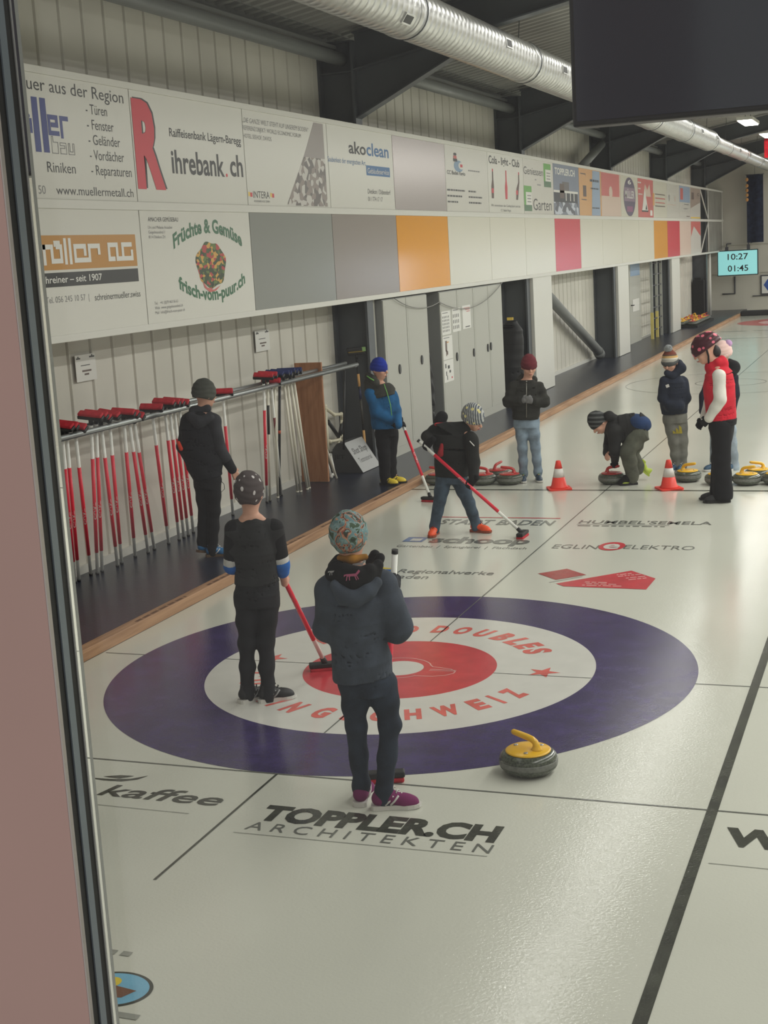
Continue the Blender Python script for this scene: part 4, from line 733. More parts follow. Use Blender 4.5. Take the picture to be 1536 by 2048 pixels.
# wedge box with lettering
wb = empty('wedge_box', (-3.2,7.4,.08), 'dark grey wedge shaped box with black lettering on its light sloping lid', 'box')
WD = mat('wedge_dark',(62,63,64),.5); WL = mat('wedge_lid',(146,147,147),.45)
sec = [(-3.34,.083),(-2.98,.083),(-3.2,.43),(-3.28,.43),(-3.34,.36)]
m = MB(); m.prism(sec, lambda a,b,h: (a,h,b), 7.02, 7.59); m.build('body', WD, wb, True)
p0 = Vector((-2.975,7.02,.083)); up = (Vector((-3.195,7.02,.43))-p0); nn = Vector((up.z,0,-up.x)).normalized(); um = up.length; upn = up.normalized()
def LF(a,b,k=.004): return p0+Vector((0,a,0))+upn*b+nn*k
m = MB(); m.prism([(0,0),(.57,0),(.57,um),(0,um)], lambda a,b,h: LF(a,b,h), .001, .006); m.build('lid', WL, wb, True)
text('lettering','Shot Shop',BK,lambda a,b: LF(.07+a,.24+b,.0065),.44,.075,wb,.03,.15); text('lettering','Testmaterial',BK,lambda a,b: LF(.09+a,.12+b,.0065),.4,.06,wb,.015); text('lettering','JET',BK,lambda a,b: (-3.33+a,7.019,.25+b),.14,.045,wb,.02)
# ------------------------------------------------------------------ people
SKIN = mat('skin', (206,158,136), .55, 0, .35, .04, 20); EYE = mat('eye_dark', (40,32,30), .3); HAIR = mat('hair_brown', (88,68,52), .7); LIP = mat('lips', (178,110,100), .5)
def unit(v): v = np.array(v,float); return v/np.linalg.norm(v)
class Fig:
    def __init__(s, name, label, gu, gv, gz=0., scale=1., group=None):
        s.g = on(gu,gv,'z',gz); s.z0 = gz; d = CAM-s.g; d[2] = 0; s.n = unit(d); s.r = np.array([-s.n[1],s.n[0],0.]); s.s = scale
        s.o = empty(name, s.g, label, 'person', group); s.up = np.array([0,0,1.])
    def J(s, u, v, d=0.):
        q = ray(u,v); t = ((s.g+s.n*d-CAM)@s.n)/(q@s.n); return CAM+t*q
    def dist(s): return (s.g-CAM)@(-s.n)
    def px(s, n): return n*s.dist()/FPX/np.cos(.0)
    def vec(s, a, b, c=0.): return unit(s.r*a+s.n*b+s.up*c)      # image right, toward the viewer, up
    def head(s, S, c, F, U, k=1.):
        F = unit(F); U = unit(U-F*(U@F)); R = np.cross(F,U); A = [R,F,U]; h = k; at = lambda a,b,z: c+R*a*h+F*b*h+U*z*h
        S.ell(at(0,0,.02),(.074*h,.092*h,.09*h),A,.02); S.ell(at(0,.03,-.045),(.056*h,.058*h,.066*h),A,.03); S.ell(at(0,.055,-.09),(.026*h,.024*h,.018*h),A,.02)
        S.cap(at(0,.088,.0),at(0,.108,-.03),.009*h,.013*h,.012); S.ell(at(0,.082,-.064),(.024*h,.012*h,.006*h),A,.006); S.ell(at(0,.08,-.076),(.02*h,.012*h,.006*h),A,.006); S.ell(at(0,.082,.022),(.05*h,.012*h,.01*h),A,.012)
        for q in (-1,1): S.ell(at(.076*q,-.01,-.012),(.01*h,.02*h,.03*h),A,.008); S.ell(at(.04*q,.06,-.03),(.02*h,.018*h,.02*h),A,.02)
        s.hd = (c,R,F,U,h); return s
    def eyes(s):
        c,R,F,U,h = s.hd
        for q in (-1,1):
            m = MB(); m.ball(c+R*.031*q*h+F*.086*h+U*.004*h, .0095*h, 10); m.build('eye', EYE, s.o, True)
        m = MB(); m.ball(c+F*.092*h-U*.07*h, (.02*h,.012*h,.006*h), 10); m.build('mouth', LIP, s.o, True)
    def hand(s, S, w, f, p, side, curl=.5, k=1., fat=1., splay=.0):
        """w wrist, f direction of the fingers, p direction the palm faces, side +1/-1: which way the thumb points along cross(f,p)"""
        f = unit(f); p = unit(np.array(p)-f*(np.array(p)@f)); a = np.cross(f,p); h = .82*k
        S.cap(w, w+f*.03*h, .021*h*fat,.024*h*fat,.012)
        for i in range(4): S.cap(w+f*.025*h+a*(i-1.5)*.013*h, w+f*.078*h+a*(i-1.5)*.0195*h, .0145*h*fat,.0115*h*fat,.012)
        L = (.8,1.,.95,.78) if side < 0 else (.78,.95,1.,.8)
        for i in range(4):
            b = w+f*.08*h+a*(i-1.5)*.0205*h; d = f.copy(); ang = 0; r = .0098*h*fat
            for seg,ln in enumerate((.038,.026,.02)):
                ang += curl*(.9,1.15,.9)[seg]; d = f*math.cos(ang)+p*math.sin(ang)+a*(i-1.5)*splay; e = b+d*ln*L[i]*h; S.cap(b,e,r,r*.9,.006); b = e; r *= .93
        b = w+f*.028*h+a*side*.026*h; e1 = b+(f*.55+a*side*.75+p*.35)*.032*h; e2 = e1+(f*.75+a*side*(.4-.6*curl)+p*(.2+.8*curl))*.032*h; S.cap(b,e1,.0145*h*fat,.0115*h*fat,.01); S.cap(e1,e2,.0112*h*fat,.0095*h*fat,.006)
    def grip(s, H, axis, p, fdir, rh=.013, k=1., fat=1.):
        """hand closed round a bar through H along axis; p from palm to bar; returns hand spec"""
        axis = unit(axis); p = unit(np.array(p)-axis*(np.array(p)@axis)); f = np.cross(axis,p); f = f if f@np.array(fdir) > 0 else -f
        w = H-p*(rh+.014*k*fat)-f*.062*k; side = 1 if np.cross(f,p)@axis > 0 else -1; return dict(w=w,f=f,p=p,side=side,curl=1.02,k=k,fat=fat)
FOLD = lambda amp, fz=38., fx=9.: (lambda P: amp*np.sin(P[...,2]*fz+2.2*np.sin(P[...,0]*fx+P[...,1]*7)+1.3*np.sin(P[...,1]*fx*1.3))*(.55+.45*np.sin(P[...,0]*13+P[...,2]*11)))
def build_body(F, jt, hands, tr, k=1., gl=False):
    """continuous skin figure under the clothes: head, neck, trunk, limbs, hands, feet"""
    S = Sdf(); c,fw,up = jt['head']; F.head(S, c, fw, up, jt.get('hk',1.)*k)
    S.cap(jt['neck'], c-unit(up)*.05*k+unit(fw)*-.012*k, .047*k,.044*k,.03)
    S.loft([(jt['pel'],.075*k,.105*k),(jt['pel']*.5+jt['neck']*.5,.07*k,.095*k),(jt['pel']*.18+jt['neck']*.82,.07*k,.1*k),(jt['neck'],.045*k,.06*k)], F.n, .03)
    for q in 'AB':
        S.chain([jt['neck']*.75+jt['sh'+q]*.25,jt['sh'+q],jt['el'+q],jt['wr'+q]],[.04*k,.042*k,.031*k,.021*k],.025)
        S.chain([jt['hip'+q],jt['kn'+q],jt['an'+q]],[.058*k,.04*k,.029*k],.02); S.cap(jt['an'+q], jt['an'+q]+unit(jt['toe'+q])*.05*k-np.array([0,0,.04*k]), .026*k,.018*k,.015)
        if hands.get(q): F.hand(S, **dict(hands[q], fat=.62 if gl else 1.))
    S.build('body', tr, F.o, .0062)
def garment(F, name, m, rings, chains, h=.0075, k=.03, fold=.0028, fz=38., hood=None, cuts=(), extra=None):
    S = Sdf()
    if rings: S.loft([(a, d, F.px(w)) for a,w,d in rings], F.n, k)
    for pts,rs in chains: S.chain(pts, rs, .022)
    if hood: [S.ell(c, r, A, .025) for c,r,A in hood]
    if extra: extra(S)
    if fold: S.fold = FOLD(fold, fz)
    for p,n in cuts: S.cut(p,n)
    return S.build(name, m, F.o, h)
def hat(F, m, low=-.035, tall=.1, wide=.0, name='beanie', tilt=.02, k=1., brim=0, h=.006, back=.0):
    c,R,Fw,U,q = F.hd; q *= k; S = Sdf(); S.ell(c+U*.022*q-Fw*(.004+back)*q, ((.085+wide)*q,(.102+wide+back)*q,(tall+.004)*q), [R,Fw,U], .01)
    S.ell(c+U*.01*q-Fw*.004*q, ((.084+wide)*q,(.101+wide)*q,.09*q), [R,Fw,U], .02)
    S.fold = lambda P: .0018*np.sin((P-c)@U*160+3*np.sin((P-c)@R*30)); S.cut(c+U*low*q, -unit(U-Fw*tilt*10)); o = S.build(name, m, F.o, h)
    if brim:
        S = Sdf(); n = 26
        for i in range(n):
            a0,a1 = 2*math.pi*i/n, 2*math.pi*(i+1)/n; pt = lambda a: c+R*math.cos(a)*(.083+wide)*q+Fw*math.sin(a)*(.1+wide)*q+U*(low+.022+tilt*math.sin(a)*1.2)*q
            S.cap(pt(a0),pt(a1),.009*q,.009*q,.008); S.cap(pt(a0)+U*.016*q,pt(a1)+U*.016*q,.008*q,.008*q,.012)
        S.build('folded_brim', m if brim is True else brim, F.o, h)
    return o
def shoe(F, an, toe, mu, ms, L=.225, lift=0., lace=None, pitch=0., wid=1., trim=None, name='shoe'):
    """upper, sole and laces; an ankle joint; heel stands under the ankle"""
    t = np.array([toe[0],toe[1],0.]); t = unit(t); sd = np.array([-t[1],t[0],0.]); g = np.array([an[0],an[1],F.z0+lift+.001]); cp,sp = math.cos(pitch),math.sin(pitch)
    def P(x,y,z): return g+t*(x*cp+z*sp)*1.0+sd*y+np.array([0,0,z*cp-x*sp])
    e = empty(name, g); e.parent = F.o; e.location = Vector([float(q) for q in (g-np.array(F.o.location))]); 
    out = []
    for x,y in ((-.27,.0),(-.262,.1),(-.22,.145),(-.1,.14),(.1,.12),(.3,.15),(.45,.18),(.58,.165),(.68,.11),(.725,.0)): out.append((x*L,y*L*wid))
    out = out+[(x,-y*(.9 if x > .1*L else 1)) for x,y in out[-2:0:-1]]
    m = MB(); m.prism(out, lambda a,b,h: P(a,b*(1 if h > .004 else .94),h), 0., .0); m.b.free()
    m = MB(); m.prism(out, lambda a,b,h: P(a,b,h+(.006*max(0,a/L-.5)*4 if h < .01 else .0)), 0., .022); o_s = m.build('sole', ms, e, True)
    S = Sdf(); w = L*wid
    S.chain([P(-.12*L,0,.05),P(.12*L,0,.056),P(.36*L,0,.036),P(.56*L,0,.024)],[.135*w*1.0,.13*w,.125*w,.1*w],.02); S.ell(P(.45*L,0,.022),(.2*L,.15*w,.04),[t*cp+np.array([0,0,-sp]),sd,np.array([0,0,1.])],.02)
    S.cap(P(-.06*L,0,.05),P(-.05*L,0,.095),.14*w,.135*w,.015); nrm = np.array([0,0,1.])*cp+t*sp; S.cut(P(0,0,.019),-nrm); S.cut(P(0,0,.108),nrm)
    u = S.build('upper', mu, e, .005)
    if lace:
        m = MB()
        for i in range(4):
            x = (.16+.075*i)*L; z = .108-.0135*i-.004*i; m.tube([P(x,-.06*w*1.1,z-.012),P(x+.008,0,z+.0),P(x+.014,.06*w*1.1,z-.012)],.0035,6)
        m.build('laces', lace, e, True)
    if trim:
        m = MB()
        for sgn in (-1,1):
            for i in range(2): x = (.1+.1*i)*L; m.tube([P(x-.02,sgn*.128*w,.026),P(x+.0,sgn*.135*w,.045),P(x+.02,sgn*.115*w,.07)],.005,6)
        m.build('side_stripe', trim, e, True)
    return e
def gloves(F, specs, m, h=.006, fat=1.18, cuff=None):
    for sp in specs:
        S = Sdf(); q = dict(sp); q['fat'] = fat; F.hand(S, **q); S.cap(q['w']-unit(q['f'])*.035, q['w']+unit(q['f'])*.02, .031*q['k'],.027*q['k'],.012); S.build('glove', m, F.o, h)
def relaxed(F, w, el, p, side, k=1., curl=.42): return dict(w=w, f=unit(w-el), p=np.array(p), side=side, curl=curl, k=k)
def hatmat(name, base, build):
    m = mat(name, base, .85, 0, .25); t = NT(m); build(t); return m
def vor_spots(stops, scale, co=None, rnd=1.):
    def f(t):
        v = t.n('ShaderNodeTexVoronoi', Scale=scale); v.inputs['Randomness'].default_value = rnd; t.l(t.obj(co), v.inputs['Vector']); t.l(t.ramp(v.outputs['Distance'], stops), t.b.inputs['Base Color'])
    return f
def zbands(stops, z0, z1):
    def f(t):
        sx = t.n('ShaderNodeSeparateXYZ'); t.l(t.obj(), sx.inputs[0]); mr = t.n('ShaderNodeMapRange'); mr.inputs['From Min'].default_value = z0; mr.inputs['From Max'].default_value = z1; t.l(sx.outputs[2], mr.inputs[0]); t.l(t.ramp(mr.outputs[0], stops), t.b.inputs['Base Color'])
    return f
BLACKW = fabric('cloth_black', (24,24,27)); DGREY = fabric('cloth_charcoal', (44,45,46)); JEANSK = fabric('jeans_black', (34,35,38), .22); JEANSD = fabric('jeans_dark_blue', (38,46,58), .25); JEANSB = fabric('jeans_blue_grey', (66,80,94), .25); JEANSL = fabric('jeans_light', (124,140,154), .2); GLB = fabric('glove_black', (22,22,24)); GLG = fabric('glove_grey', (112,112,112))
SOLEW = mat('sole_white', (206,204,198), .5); SOLEK = mat('sole_black', (24,24,24), .6); LACEK = mat('lace_black',(26,26,26),.7); LACEW = mat('lace_white',(210,208,204),.7)
def legs(F, jt, m, rh, rk, ra, pel, name='trousers', fold=.0025, k=.03, h=.0075, seat=None):
    ch = []
    for q in 'AB': ch.append(([jt['hip'+q],jt['hip'+q]*.5+jt['kn'+q]*.5,jt['kn'+q],jt['kn'+q]*.5+jt['an'+q]*.5,jt['an'+q]],[rh,rh*.45+rk*.55,rk,rk*.45+ra*.55,ra])); ch.append(([jt['an'+q],jt['an'+q]-np.array([0,0,.035])],[ra,ra*.95]))
    return garment(F, name, m, pel, ch, h, k, fold, 46.)
def seg(p, q, t): return p*(1-t)+q*t
def person_group(): return None
# ---- boy in the dark T-shirt on the house, seen from behind
F = Fig('person','boy from behind in a dark T-shirt and grey spotted beanie on the house',530,1400)
J = F.J; jt = dict(head=(J(499,984,0),F.vec(.35,-.93,-.1),F.vec(0,.05,1)), neck=J(502,1034,.0), pel=J(514,1185,0), shA=J(470,1064,0), elA=J(464,1132,-.02), wrA=J(505,1152,-.2), shB=J(547,1062,0), elB=J(562,1126,-.02), hipA=J(493,1195,0), knA=J(494,1284,0), anA=J(495,1382,.0), hipB=J(535,1195,0), knB=J(532,1284,.02), anB=J(536,1389,.03), toeA=F.vec(.55,-.3), toeB=F.vec(.9,-.15))
hd = on(652,1330,'z',.03); tp = J(559.5,1141,-.16); ax = unit(tp-hd); H2 = hd+ax*.78; H1 = hd+ax*.98
gB = F.grip(H2, ax, -F.n*.3+F.r*-.8, F.vec(-.4,-.9,.0),k=.95); gA = F.grip(H1, ax, F.r*.9, F.vec(.3,-.9,0),k=.95); jt['wrB'] = gB['w']; jt['wrA'] = gA['w']
build_body(F, jt, dict(A=gA,B=gB), SKIN, .96); F.eyes()
garment(F,'shirt',DGREY,[(J(514,1166,0),46,.105),(J(512,1140,0),43,.1),(J(508,1105,0),44,.105),(J(507,1075,0),42,.1),(J(504,1048,0),30,.085),(J(502,1036,0),18,.06)],[([seg(jt['neck'],jt['shA'],.75),jt['shA'],seg(jt['shA'],jt['elA'],.5)],[.055,.058,.055]),([seg(jt['neck'],jt['shB'],.75),jt['shB'],seg(jt['shB'],jt['elB'],.5)],[.055,.058,.055])],fold=.003)
for q in 'AB':
    a,b,c = jt['sh'+q],jt['el'+q],jt['wr'+q]; garment(F,'sleeve',BLACKW,None,[([a+np.array([0,0,.012]),seg(a,b,.74)],[.062,.054])],fold=.0015)
    garment(F,'sleeve_band',fabric('cloth_white',(200,200,196)),None,[([seg(a,b,.72),seg(a,b,.95)],[.053,.051])],fold=0); garment(F,'sleeve_band',fabric('cloth_blue',(44,104,182)),None,[([seg(a,b,1.0),seg(b,c,.12),seg(b,c,.4)],[.051,.047,.042])],fold=.001)
legs(F,jt,JEANSK,.074,.05,.04,[(J(514,1210,0),43,.1),(J(514,1185,0),45,.11),(J(514,1160,0),43,.1)],fold=.004)
hat(F, hatmat('beanie_spots',(84,76,76),vor_spots([(.0,(208,204,204)),(.22,(78,70,70))],25.,(1,1,.62))), low=-.085, tall=.108, tilt=-.03, back=.012, k=1.0)
for q in 'AB': shoe(F, jt['an'+q], jt['toe'+q], mat('shoe_black',(26,26,28),.6), SOLEW, .235, lace=LACEK, trim=mat('shoe_grey',(150,150,150),.5))
b = held(1.2, hd+ax, hd-ax*.005, F.r, white0=.27, white1=.24); tag(b,'red and white broom of the boy in dark T-shirt, head on the red ring','broom')
# ---- girl in the blue-grey hooded jacket, nearest
F = Fig('person','girl from behind in a blue-grey hooded jacket and floral beanie, nearest to the viewer',768,1612)
J = F.J; jt = dict(head=(J(698,1072,0),F.vec(.28,-.95,-.12),F.vec(0,.05,1)), neck=J(706,1136,.0), pel=J(734,1352,0), shA=J(660,1182,0), elA=J(655,1255,-.03), shB=J(764,1172,0), elB=J(795,1258,.02), hipA=J(708,1368,0), knA=J(712,1450,.0), anA=J(722,1566,-.06), hipB=J(764,1368,0), knB=J(780,1450,.02), anB=J(768,1584,.03), toeA=F.vec(.25,-1), toeB=F.vec(.97,.05))
bh = on(767,1552,'z',.03); bt_ = J(790,1099,-.17); bx = unit(bt_-bh); Hh = J(791,1168,-.15); Hh = bh+bx*((Hh-bh)@bx); Hl = Hh-bx*.15
gB = F.grip(Hh, bx, F.vec(-.75,-.5), F.vec(-.5,-.7),k=.98); gA = F.grip(Hl, bx, F.vec(.8,-.3), F.vec(.5,-.9),k=.98); jt['wrA'] = gA['w']; jt['wrB'] = gB['w']
build_body(F, jt, dict(A=gA,B=gB), SKIN, .98, True); F.eyes()
HOODIE = fabric('jacket_blue_grey',(62,69,80),.16)
garment(F,'jacket',HOODIE,[(J(726,1352,0),62,.125),(J(722,1320,0),64,.13),(J(717,1284,0),58,.12),(J(712,1240,0),66,.125),(J(708,1200,0),66,.12),(J(706,1172,0),50,.1),(J(706,1148,0),24,.07)],[([seg(jt['neck'],jt['shA'],.8),jt['shA'],jt['elA'],seg(jt['elA'],jt['wrA'],.8)],[.066,.068,.062,.05]),([seg(jt['neck'],jt['shB'],.8),jt['shB'],seg(jt['shB'],jt['elB'],.5),jt['elB'],seg(jt['elB'],jt['wrB'],.8)],[.066,.072,.07,.066,.05])],fold=.0055,fz=26.)
HB = hatmat('hood_black',(20,20,22),lambda t: None)
S = Sdf()
for u,v,d,r in ((664,1150,.06,.034),(684,1158,.1,.04),(706,1162,.115,.042),(730,1156,.1,.04),(748,1146,.06,.034),(752,1132,.0,.03),(742,1126,-.06,.03),(670,1134,.0,.03),(690,1128,-.06,.03)): S.cap(J(u,v,d),J(u+8,v-16,d),r,r*.8,.03)
S.fold = FOLD(.005,40.); S.build('neck_scarf', HB, F.o, .007)
S = Sdf(); S.chain([J(672,1170,.115),J(690,1192,.125),J(712,1198,.13),J(736,1184,.125),J(752,1166,.1)],[.03,.035,.036,.034,.028],.03); S.fold = FOLD(.004,34.); S.build('hood', HOODIE, F.o, .007)
HW = mat('print_white',(196,194,194),.8); HP = mat('print_pink',(206,116,150),.8)
def horse(u,v,d,sc_,m_,flip=1):
    mb = MB(); c = J(u,v,d); 
    for q in ([(-.5,.1),(.4,.12),(.45,-.12),(-.5,-.12)],[(.3,.1),(.62,.45),(.75,.3),(.48,-.02)],[(-.5,-.1),(-.4,-.1),(-.5,-.5),(-.58,-.5)],[(-.3,-.1),(-.2,-.1),(-.2,-.48),(-.28,-.48)],[(.2,-.1),(.3,-.1),(.42,-.48),(.34,-.5)],[(.36,-.1),(.45,-.08),(.6,-.42),(.52,-.45)],[(-.5,.1),(-.5,0),(-.75,-.15),(-.72,.05)]): mb.poly([c+F.r*a*sc_*flip+F.up*b_*sc_ for a,b_ in q])
    bmesh.ops.solidify(mb.b, geom=mb.b.faces[:], thickness=.002); mb.build('horse_print', m_, F.o, True)
horse(667,1143,.098,.034,HW); horse(718,1128,.075,.04,HW); horse(704,1150,.153,.05,HP)
garment(F,'collar',fabric('collar_mustard',(150,104,36)),None,[([J(680,1116,.03),J(704,1119,.055),J(730,1114,.03)],[.016,.018,.016])],fold=0)
legs(F,jt,JEANSD,.074,.049,.04,[(J(735,1385,0),46,.11),(J(732,1358,0),50,.115),(J(730,1335,0),50,.11)],fold=.0045)
FLOR = hatmat('beanie_floral',(110,150,150),lambda t: None); t = NT(FLOR); nz = t.n('ShaderNodeTexNoise', Scale=17.0, Detail=2.5, Distortion=1.2); t.l(t.obj(), nz.inputs['Vector'])
t.l(t.ramp(nz.outputs['Color'],[(0,(52,60,52)),(.38,(70,88,70)),(.43,(128,152,152)),(.49,(104,134,138)),(.545,(184,138,110)),(.575,(146,82,70)),(.6,(62,66,58)),(.635,(130,152,150)),(.7,(200,190,172))]),t.b.inputs['Base Color'])
hat(F, FLOR, low=-.095, tall=.098, tilt=-.03, back=.012, k=1.0)
gloves(F,[gB,gA],fabric('glove_dark',(40,42,48)))
SHP = hatmat('shoe_purple',(118,44,92),lambda t: None)
for q in 'AB': shoe(F, jt['an'+q], jt['toe'+q], SHP, SOLEW, .24, lace=LACEW, trim=LACEW)
b = held(float((bt_-bh)@bx), bh+bx, bh, F.r, white0=.42, white1=.35); tag(b,'white ended broom held upright by the girl in the blue-grey jacket','broom')
# ---- boy at the broom rack
F = Fig('person','boy in a black jacket and plain grey beanie at the broom rack',425,1112,.08)
J = F.J; jt = dict(head=(J(409,788,0),F.vec(.8,-.55,-.1),F.vec(0,0,1)), neck=J(404,820,0), pel=J(414,955,0), shA=J(376,842,-.02), elA=J(366,893,-.1), wrA=J(384,930,-.2), shB=J(426,842,.04), elB=J(438,896,.04), wrB=J(464,938,-.02), hipA=J(404,962,-.03), knA=J(409,1022,-.02), anA=J(404,1082,-.02), hipB=J(426,962,.03), knB=J(428,1022,.03), anB=J(425,1098,.02), toeA=F.vec(.7,-.6), toeB=F.vec(.97,.1))
hB = relaxed(F, jt['wrB'], jt['elB'], F.vec(-.3,-.8,0), 1); hA = relaxed(F, jt['wrA'], jt['elA'], F.vec(.5,.5,0), 1)
build_body(F, jt, dict(A=hA,B=hB), SKIN, .98); F.eyes()
JK = fabric('jacket_black',(27,28,33)); JG = fabric('sleeve_grey',(50,51,56))
garment(F,'jacket',JK,[(J(416,955,0),30,.12),(J(410,930,0),37,.125),(J(402,895,0),40,.125),(J(400,860,0),37,.115),(J(402,836,0),28,.09),(J(404,822,0),15,.06)],[([seg(jt['neck'],jt['shA'],.7),jt['shA'],jt['elA'],jt['wrA']],[.06,.062,.055,.045])],fold=.004)
garment(F,'sleeve',JG,None,[([seg(jt['neck'],jt['shB'],.6),jt['shB'],jt['elB'],seg(jt['elB'],jt['wrB'],.5)],[.05,.066,.056,.05])],fold=.003); garment(F,'cuff',JK,None,[([seg(jt['elB'],jt['wrB'],.35),jt['wrB']],[.05,.042])],fold=.002)
garment(F,'hood',JG,None,[([J(382,834,.06),J(398,845,.1),J(420,836,.09)],[.04,.05,.04]),([J(388,822,.0),J(412,818,.02)],[.045,.045])],fold=.003)
garment(F,'lining',fabric('lining_red',(196,60,40)),None,[([J(362,898,.09),J(357,885,.07)],[.018,.015])],fold=0)
legs(F,jt,BLACKW,.074,.054,.043,[(J(414,975,0),24,.105),(J(414,950,0),27,.11)],fold=.004)
hat(F, fabric('beanie_olive_grey',(70,72,66)), low=-.045, tall=.108, tilt=-.02, k=1.04, back=.005)
MB().tube([J(440,960,.05),J(448,968,.06),J(449,978,.06),J(443,984,.06),J(438,976,.06),J(438,962,.05)],.0025,6).build('drawstring',BLACKW,F.o,True)
SHB = mat('shoe_blue',(34,104,156),.5)
for q in 'AB': shoe(F, jt['an'+q], jt['toe'+q], SHB, mat('sole_gum',(96,74,50),.6), .235, lift=.03 if q == 'A' else 0, pitch=.25 if q == 'A' else 0, lace=LACEW, trim=LACEW)
# ---- boy in the blue jacket
F = Fig('person','boy in a blue jacket and dark blue beanie on the walkway edge',779,968,.08)
J = F.J; jt = dict(head=(J(758,738,0),F.vec(.85,.5,-.12),F.vec(0,0,1)), neck=J(758,766,0), pel=J(772,862,0), shA=J(741,787,.05), elA=J(754,826,.1), shB=J(784,789,-.03), elB=J(792,820,0), hipA=J(764,866,.02), knA=J(768,908,.04), anA=J(770,954,.04), hipB=J(783,866,-.02), knB=J(781,905,-.02), anB=J(783,944,-.04), toeA=F.vec(.8,.5), toeB=F.vec(.95,.25))
hd = on(862,998,'z',.03); tp = J(804,845,.14); ax = unit(tp-hd); L_ = float((tp-hd)@ax); gB = F.grip(hd+ax*(L_-.04), ax, F.vec(.2,.7,-.1)*-1, F.vec(.7,.2,-.6),k=.95); gA = F.grip(hd+ax*(L_+.04), ax, F.vec(.3,-.9,0), F.vec(.8,.3,-.5),k=.95); jt['wrA'] = gA['w']; jt['wrB'] = gB['w']
build_body(F, jt, dict(A=gA,B=gB), SKIN, .95, True); F.eyes()
BJ = fabric('jacket_blue',(28,88,134)); YK = fabric('yoke_grey',(62,62,58))
garment(F,'jacket',BJ,[(J(770,856,0),26,.12),(J(768,830,0),28,.125),(J(765,805,0),28,.125),(J(762,788,0),26,.11),(J(760,772,0),14,.07)],[([jt['shA'],jt['elA'],jt['wrA']],[.066,.062,.05]),([jt['shB'],jt['elB'],jt['wrB']],[.062,.058,.048])],fold=.004)
garment(F,'yoke',YK,[(J(766,795,.01),25,.125),(J(763,784,.0),28,.122),(J(760,770,0),19,.09)],[([J(748,776,.02),J(778,778,.0)],[.06,.06])],fold=.001); garment(F,'hood',YK,None,[([J(738,765,-.05),J(742,776,.0),J(752,766,.09)],[.06,.07,.045]),([J(736,752,-.02),J(746,758,.06)],[.04,.04])],fold=.003)
GLM = mat('lime_trim',(120,196,92),.6); m = MB(); m.tube([J(734,752,.06),J(741,757,.115),J(748,761,.125)],.006,8); m.build('hood_trim',GLM,F.o,True); m = MB(); m.tube([J(768,768,.11),J(774,785,.135),J(781,810,.14),J(785,845,.135)],.004,6); m.build('zip',GLM,F.o,True)
legs(F,jt,BLACKW,.082,.066,.055,[(J(774,872,0),20,.1),(J(772,850,0),22,.1)],fold=.004)
hat(F, fabric('beanie_royal',(30,50,146)), low=-.02, tall=.112, tilt=.0, k=1.0); gloves(F,[gA,gB],GLB)
SHY = mat('shoe_yellow',(226,200,56),.5)
for q in 'AB': shoe(F, jt['an'+q], jt['toe'+q], SHY, SOLEK, .24, lace=LACEK, trim=LACEK)
b = held(L_+.1, hd+ax, hd, F.vec(.9,.5), white0=.22, white1=.3); tag(b,'red and white broom held by the boy in the blue jacket, head on the ice','broom')
# ---- sweeping boy with orange shoes
F = Fig('person','boy in a black jacket and striped star beanie bending over his broom, in orange shoes',908,1066)
J = F.J; jt = dict(head=(J(946,836,.06),F.vec(.72,.5,-.5),F.vec(.05,.25,.95)), neck=J(922,858,.02), pel=J(900,945,0), shA=J(872,862,-.08), elA=J(853,872,-.05), shB=J(942,878,.12), elB=J(947,925,.14), hipA=J(888,955,0), knA=J(879,1004,.08), anA=J(869,1053,.04), hipB=J(918,960,0), knB=J(937,1004,.06), anB=J(952,1047,.0), toeA=F.vec(-.25,.95), toeB=F.vec(.8,.55))
hd = on(1047,1068,'z',.03); tp = J(842,886,.16); ax = unit(tp-hd); L_ = float((tp-hd)@ax); gA = F.grip(hd+ax*(L_-.06), ax, F.vec(.2,.7,-.6), F.vec(.3,.7,-.8),k=.98); gB = F.grip(hd+ax*(L_*.53), ax, F.vec(.0,.8,-.3), F.vec(-.5,.3,-.7),k=.98); jt['wrA'] = gA['w']; jt['wrB'] = gB['w']
build_body(F, jt, dict(A=gA,B=gB), SKIN, .98, True); F.eyes()
BJ2 = fabric('jacket_graphite',(34,35,34))
garment(F,'jacket',BJ2,[(J(905,952,0),35,.115),(J(905,925,0),37,.12),(J(907,895,.02),40,.125),(J(907,868,.02),42,.11),(J(914,855,.02),26,.08)],[([jt['shA'],jt['elA'],seg(jt['elA'],jt['wrA'],.9)],[.055,.048,.04]),([jt['shB'],jt['elB'],seg(jt['elB'],jt['wrB'],.9)],[.068,.058,.042]),([J(905,862,.02),J(922,859,.03),J(931,854,.04)],[.085,.072,.058]),([J(905,866,.0),jt['shA']*.6+J(895,862,-.02)*.4,jt['shA']],[.08,.074,.066])],fold=.004)
garment(F,'hood',BLACKW,None,[([J(880,842,-.08),J(884,834,-.09)],[.058,.055])],fold=.002)
garment(F,'back_stripe',fabric('stripe_red',(190,56,60)),None,[([J(872,849,-.0),J(902,846,.0)],[.016,.012])],fold=0); garment(F,'lining',fabric('lining_crimson',(150,40,46)),None,[([J(884,890,.11),J(881,908,.115)],[.018,.03])],fold=0)
m = MB(); m.box((-.002,-.006,-.03),(.002,.006,.03), Matrix.Translation(V3(J(944,887,.195))) @ Matrix.Rotation(.7,4,V3(F.n))); m.build('reflective_strip',LACEW,F.o,True)
legs(F,jt,JEANSB,.078,.056,.046,[(J(903,965,0),28,.105),(J(903,940,0),30,.105)],fold=.004)
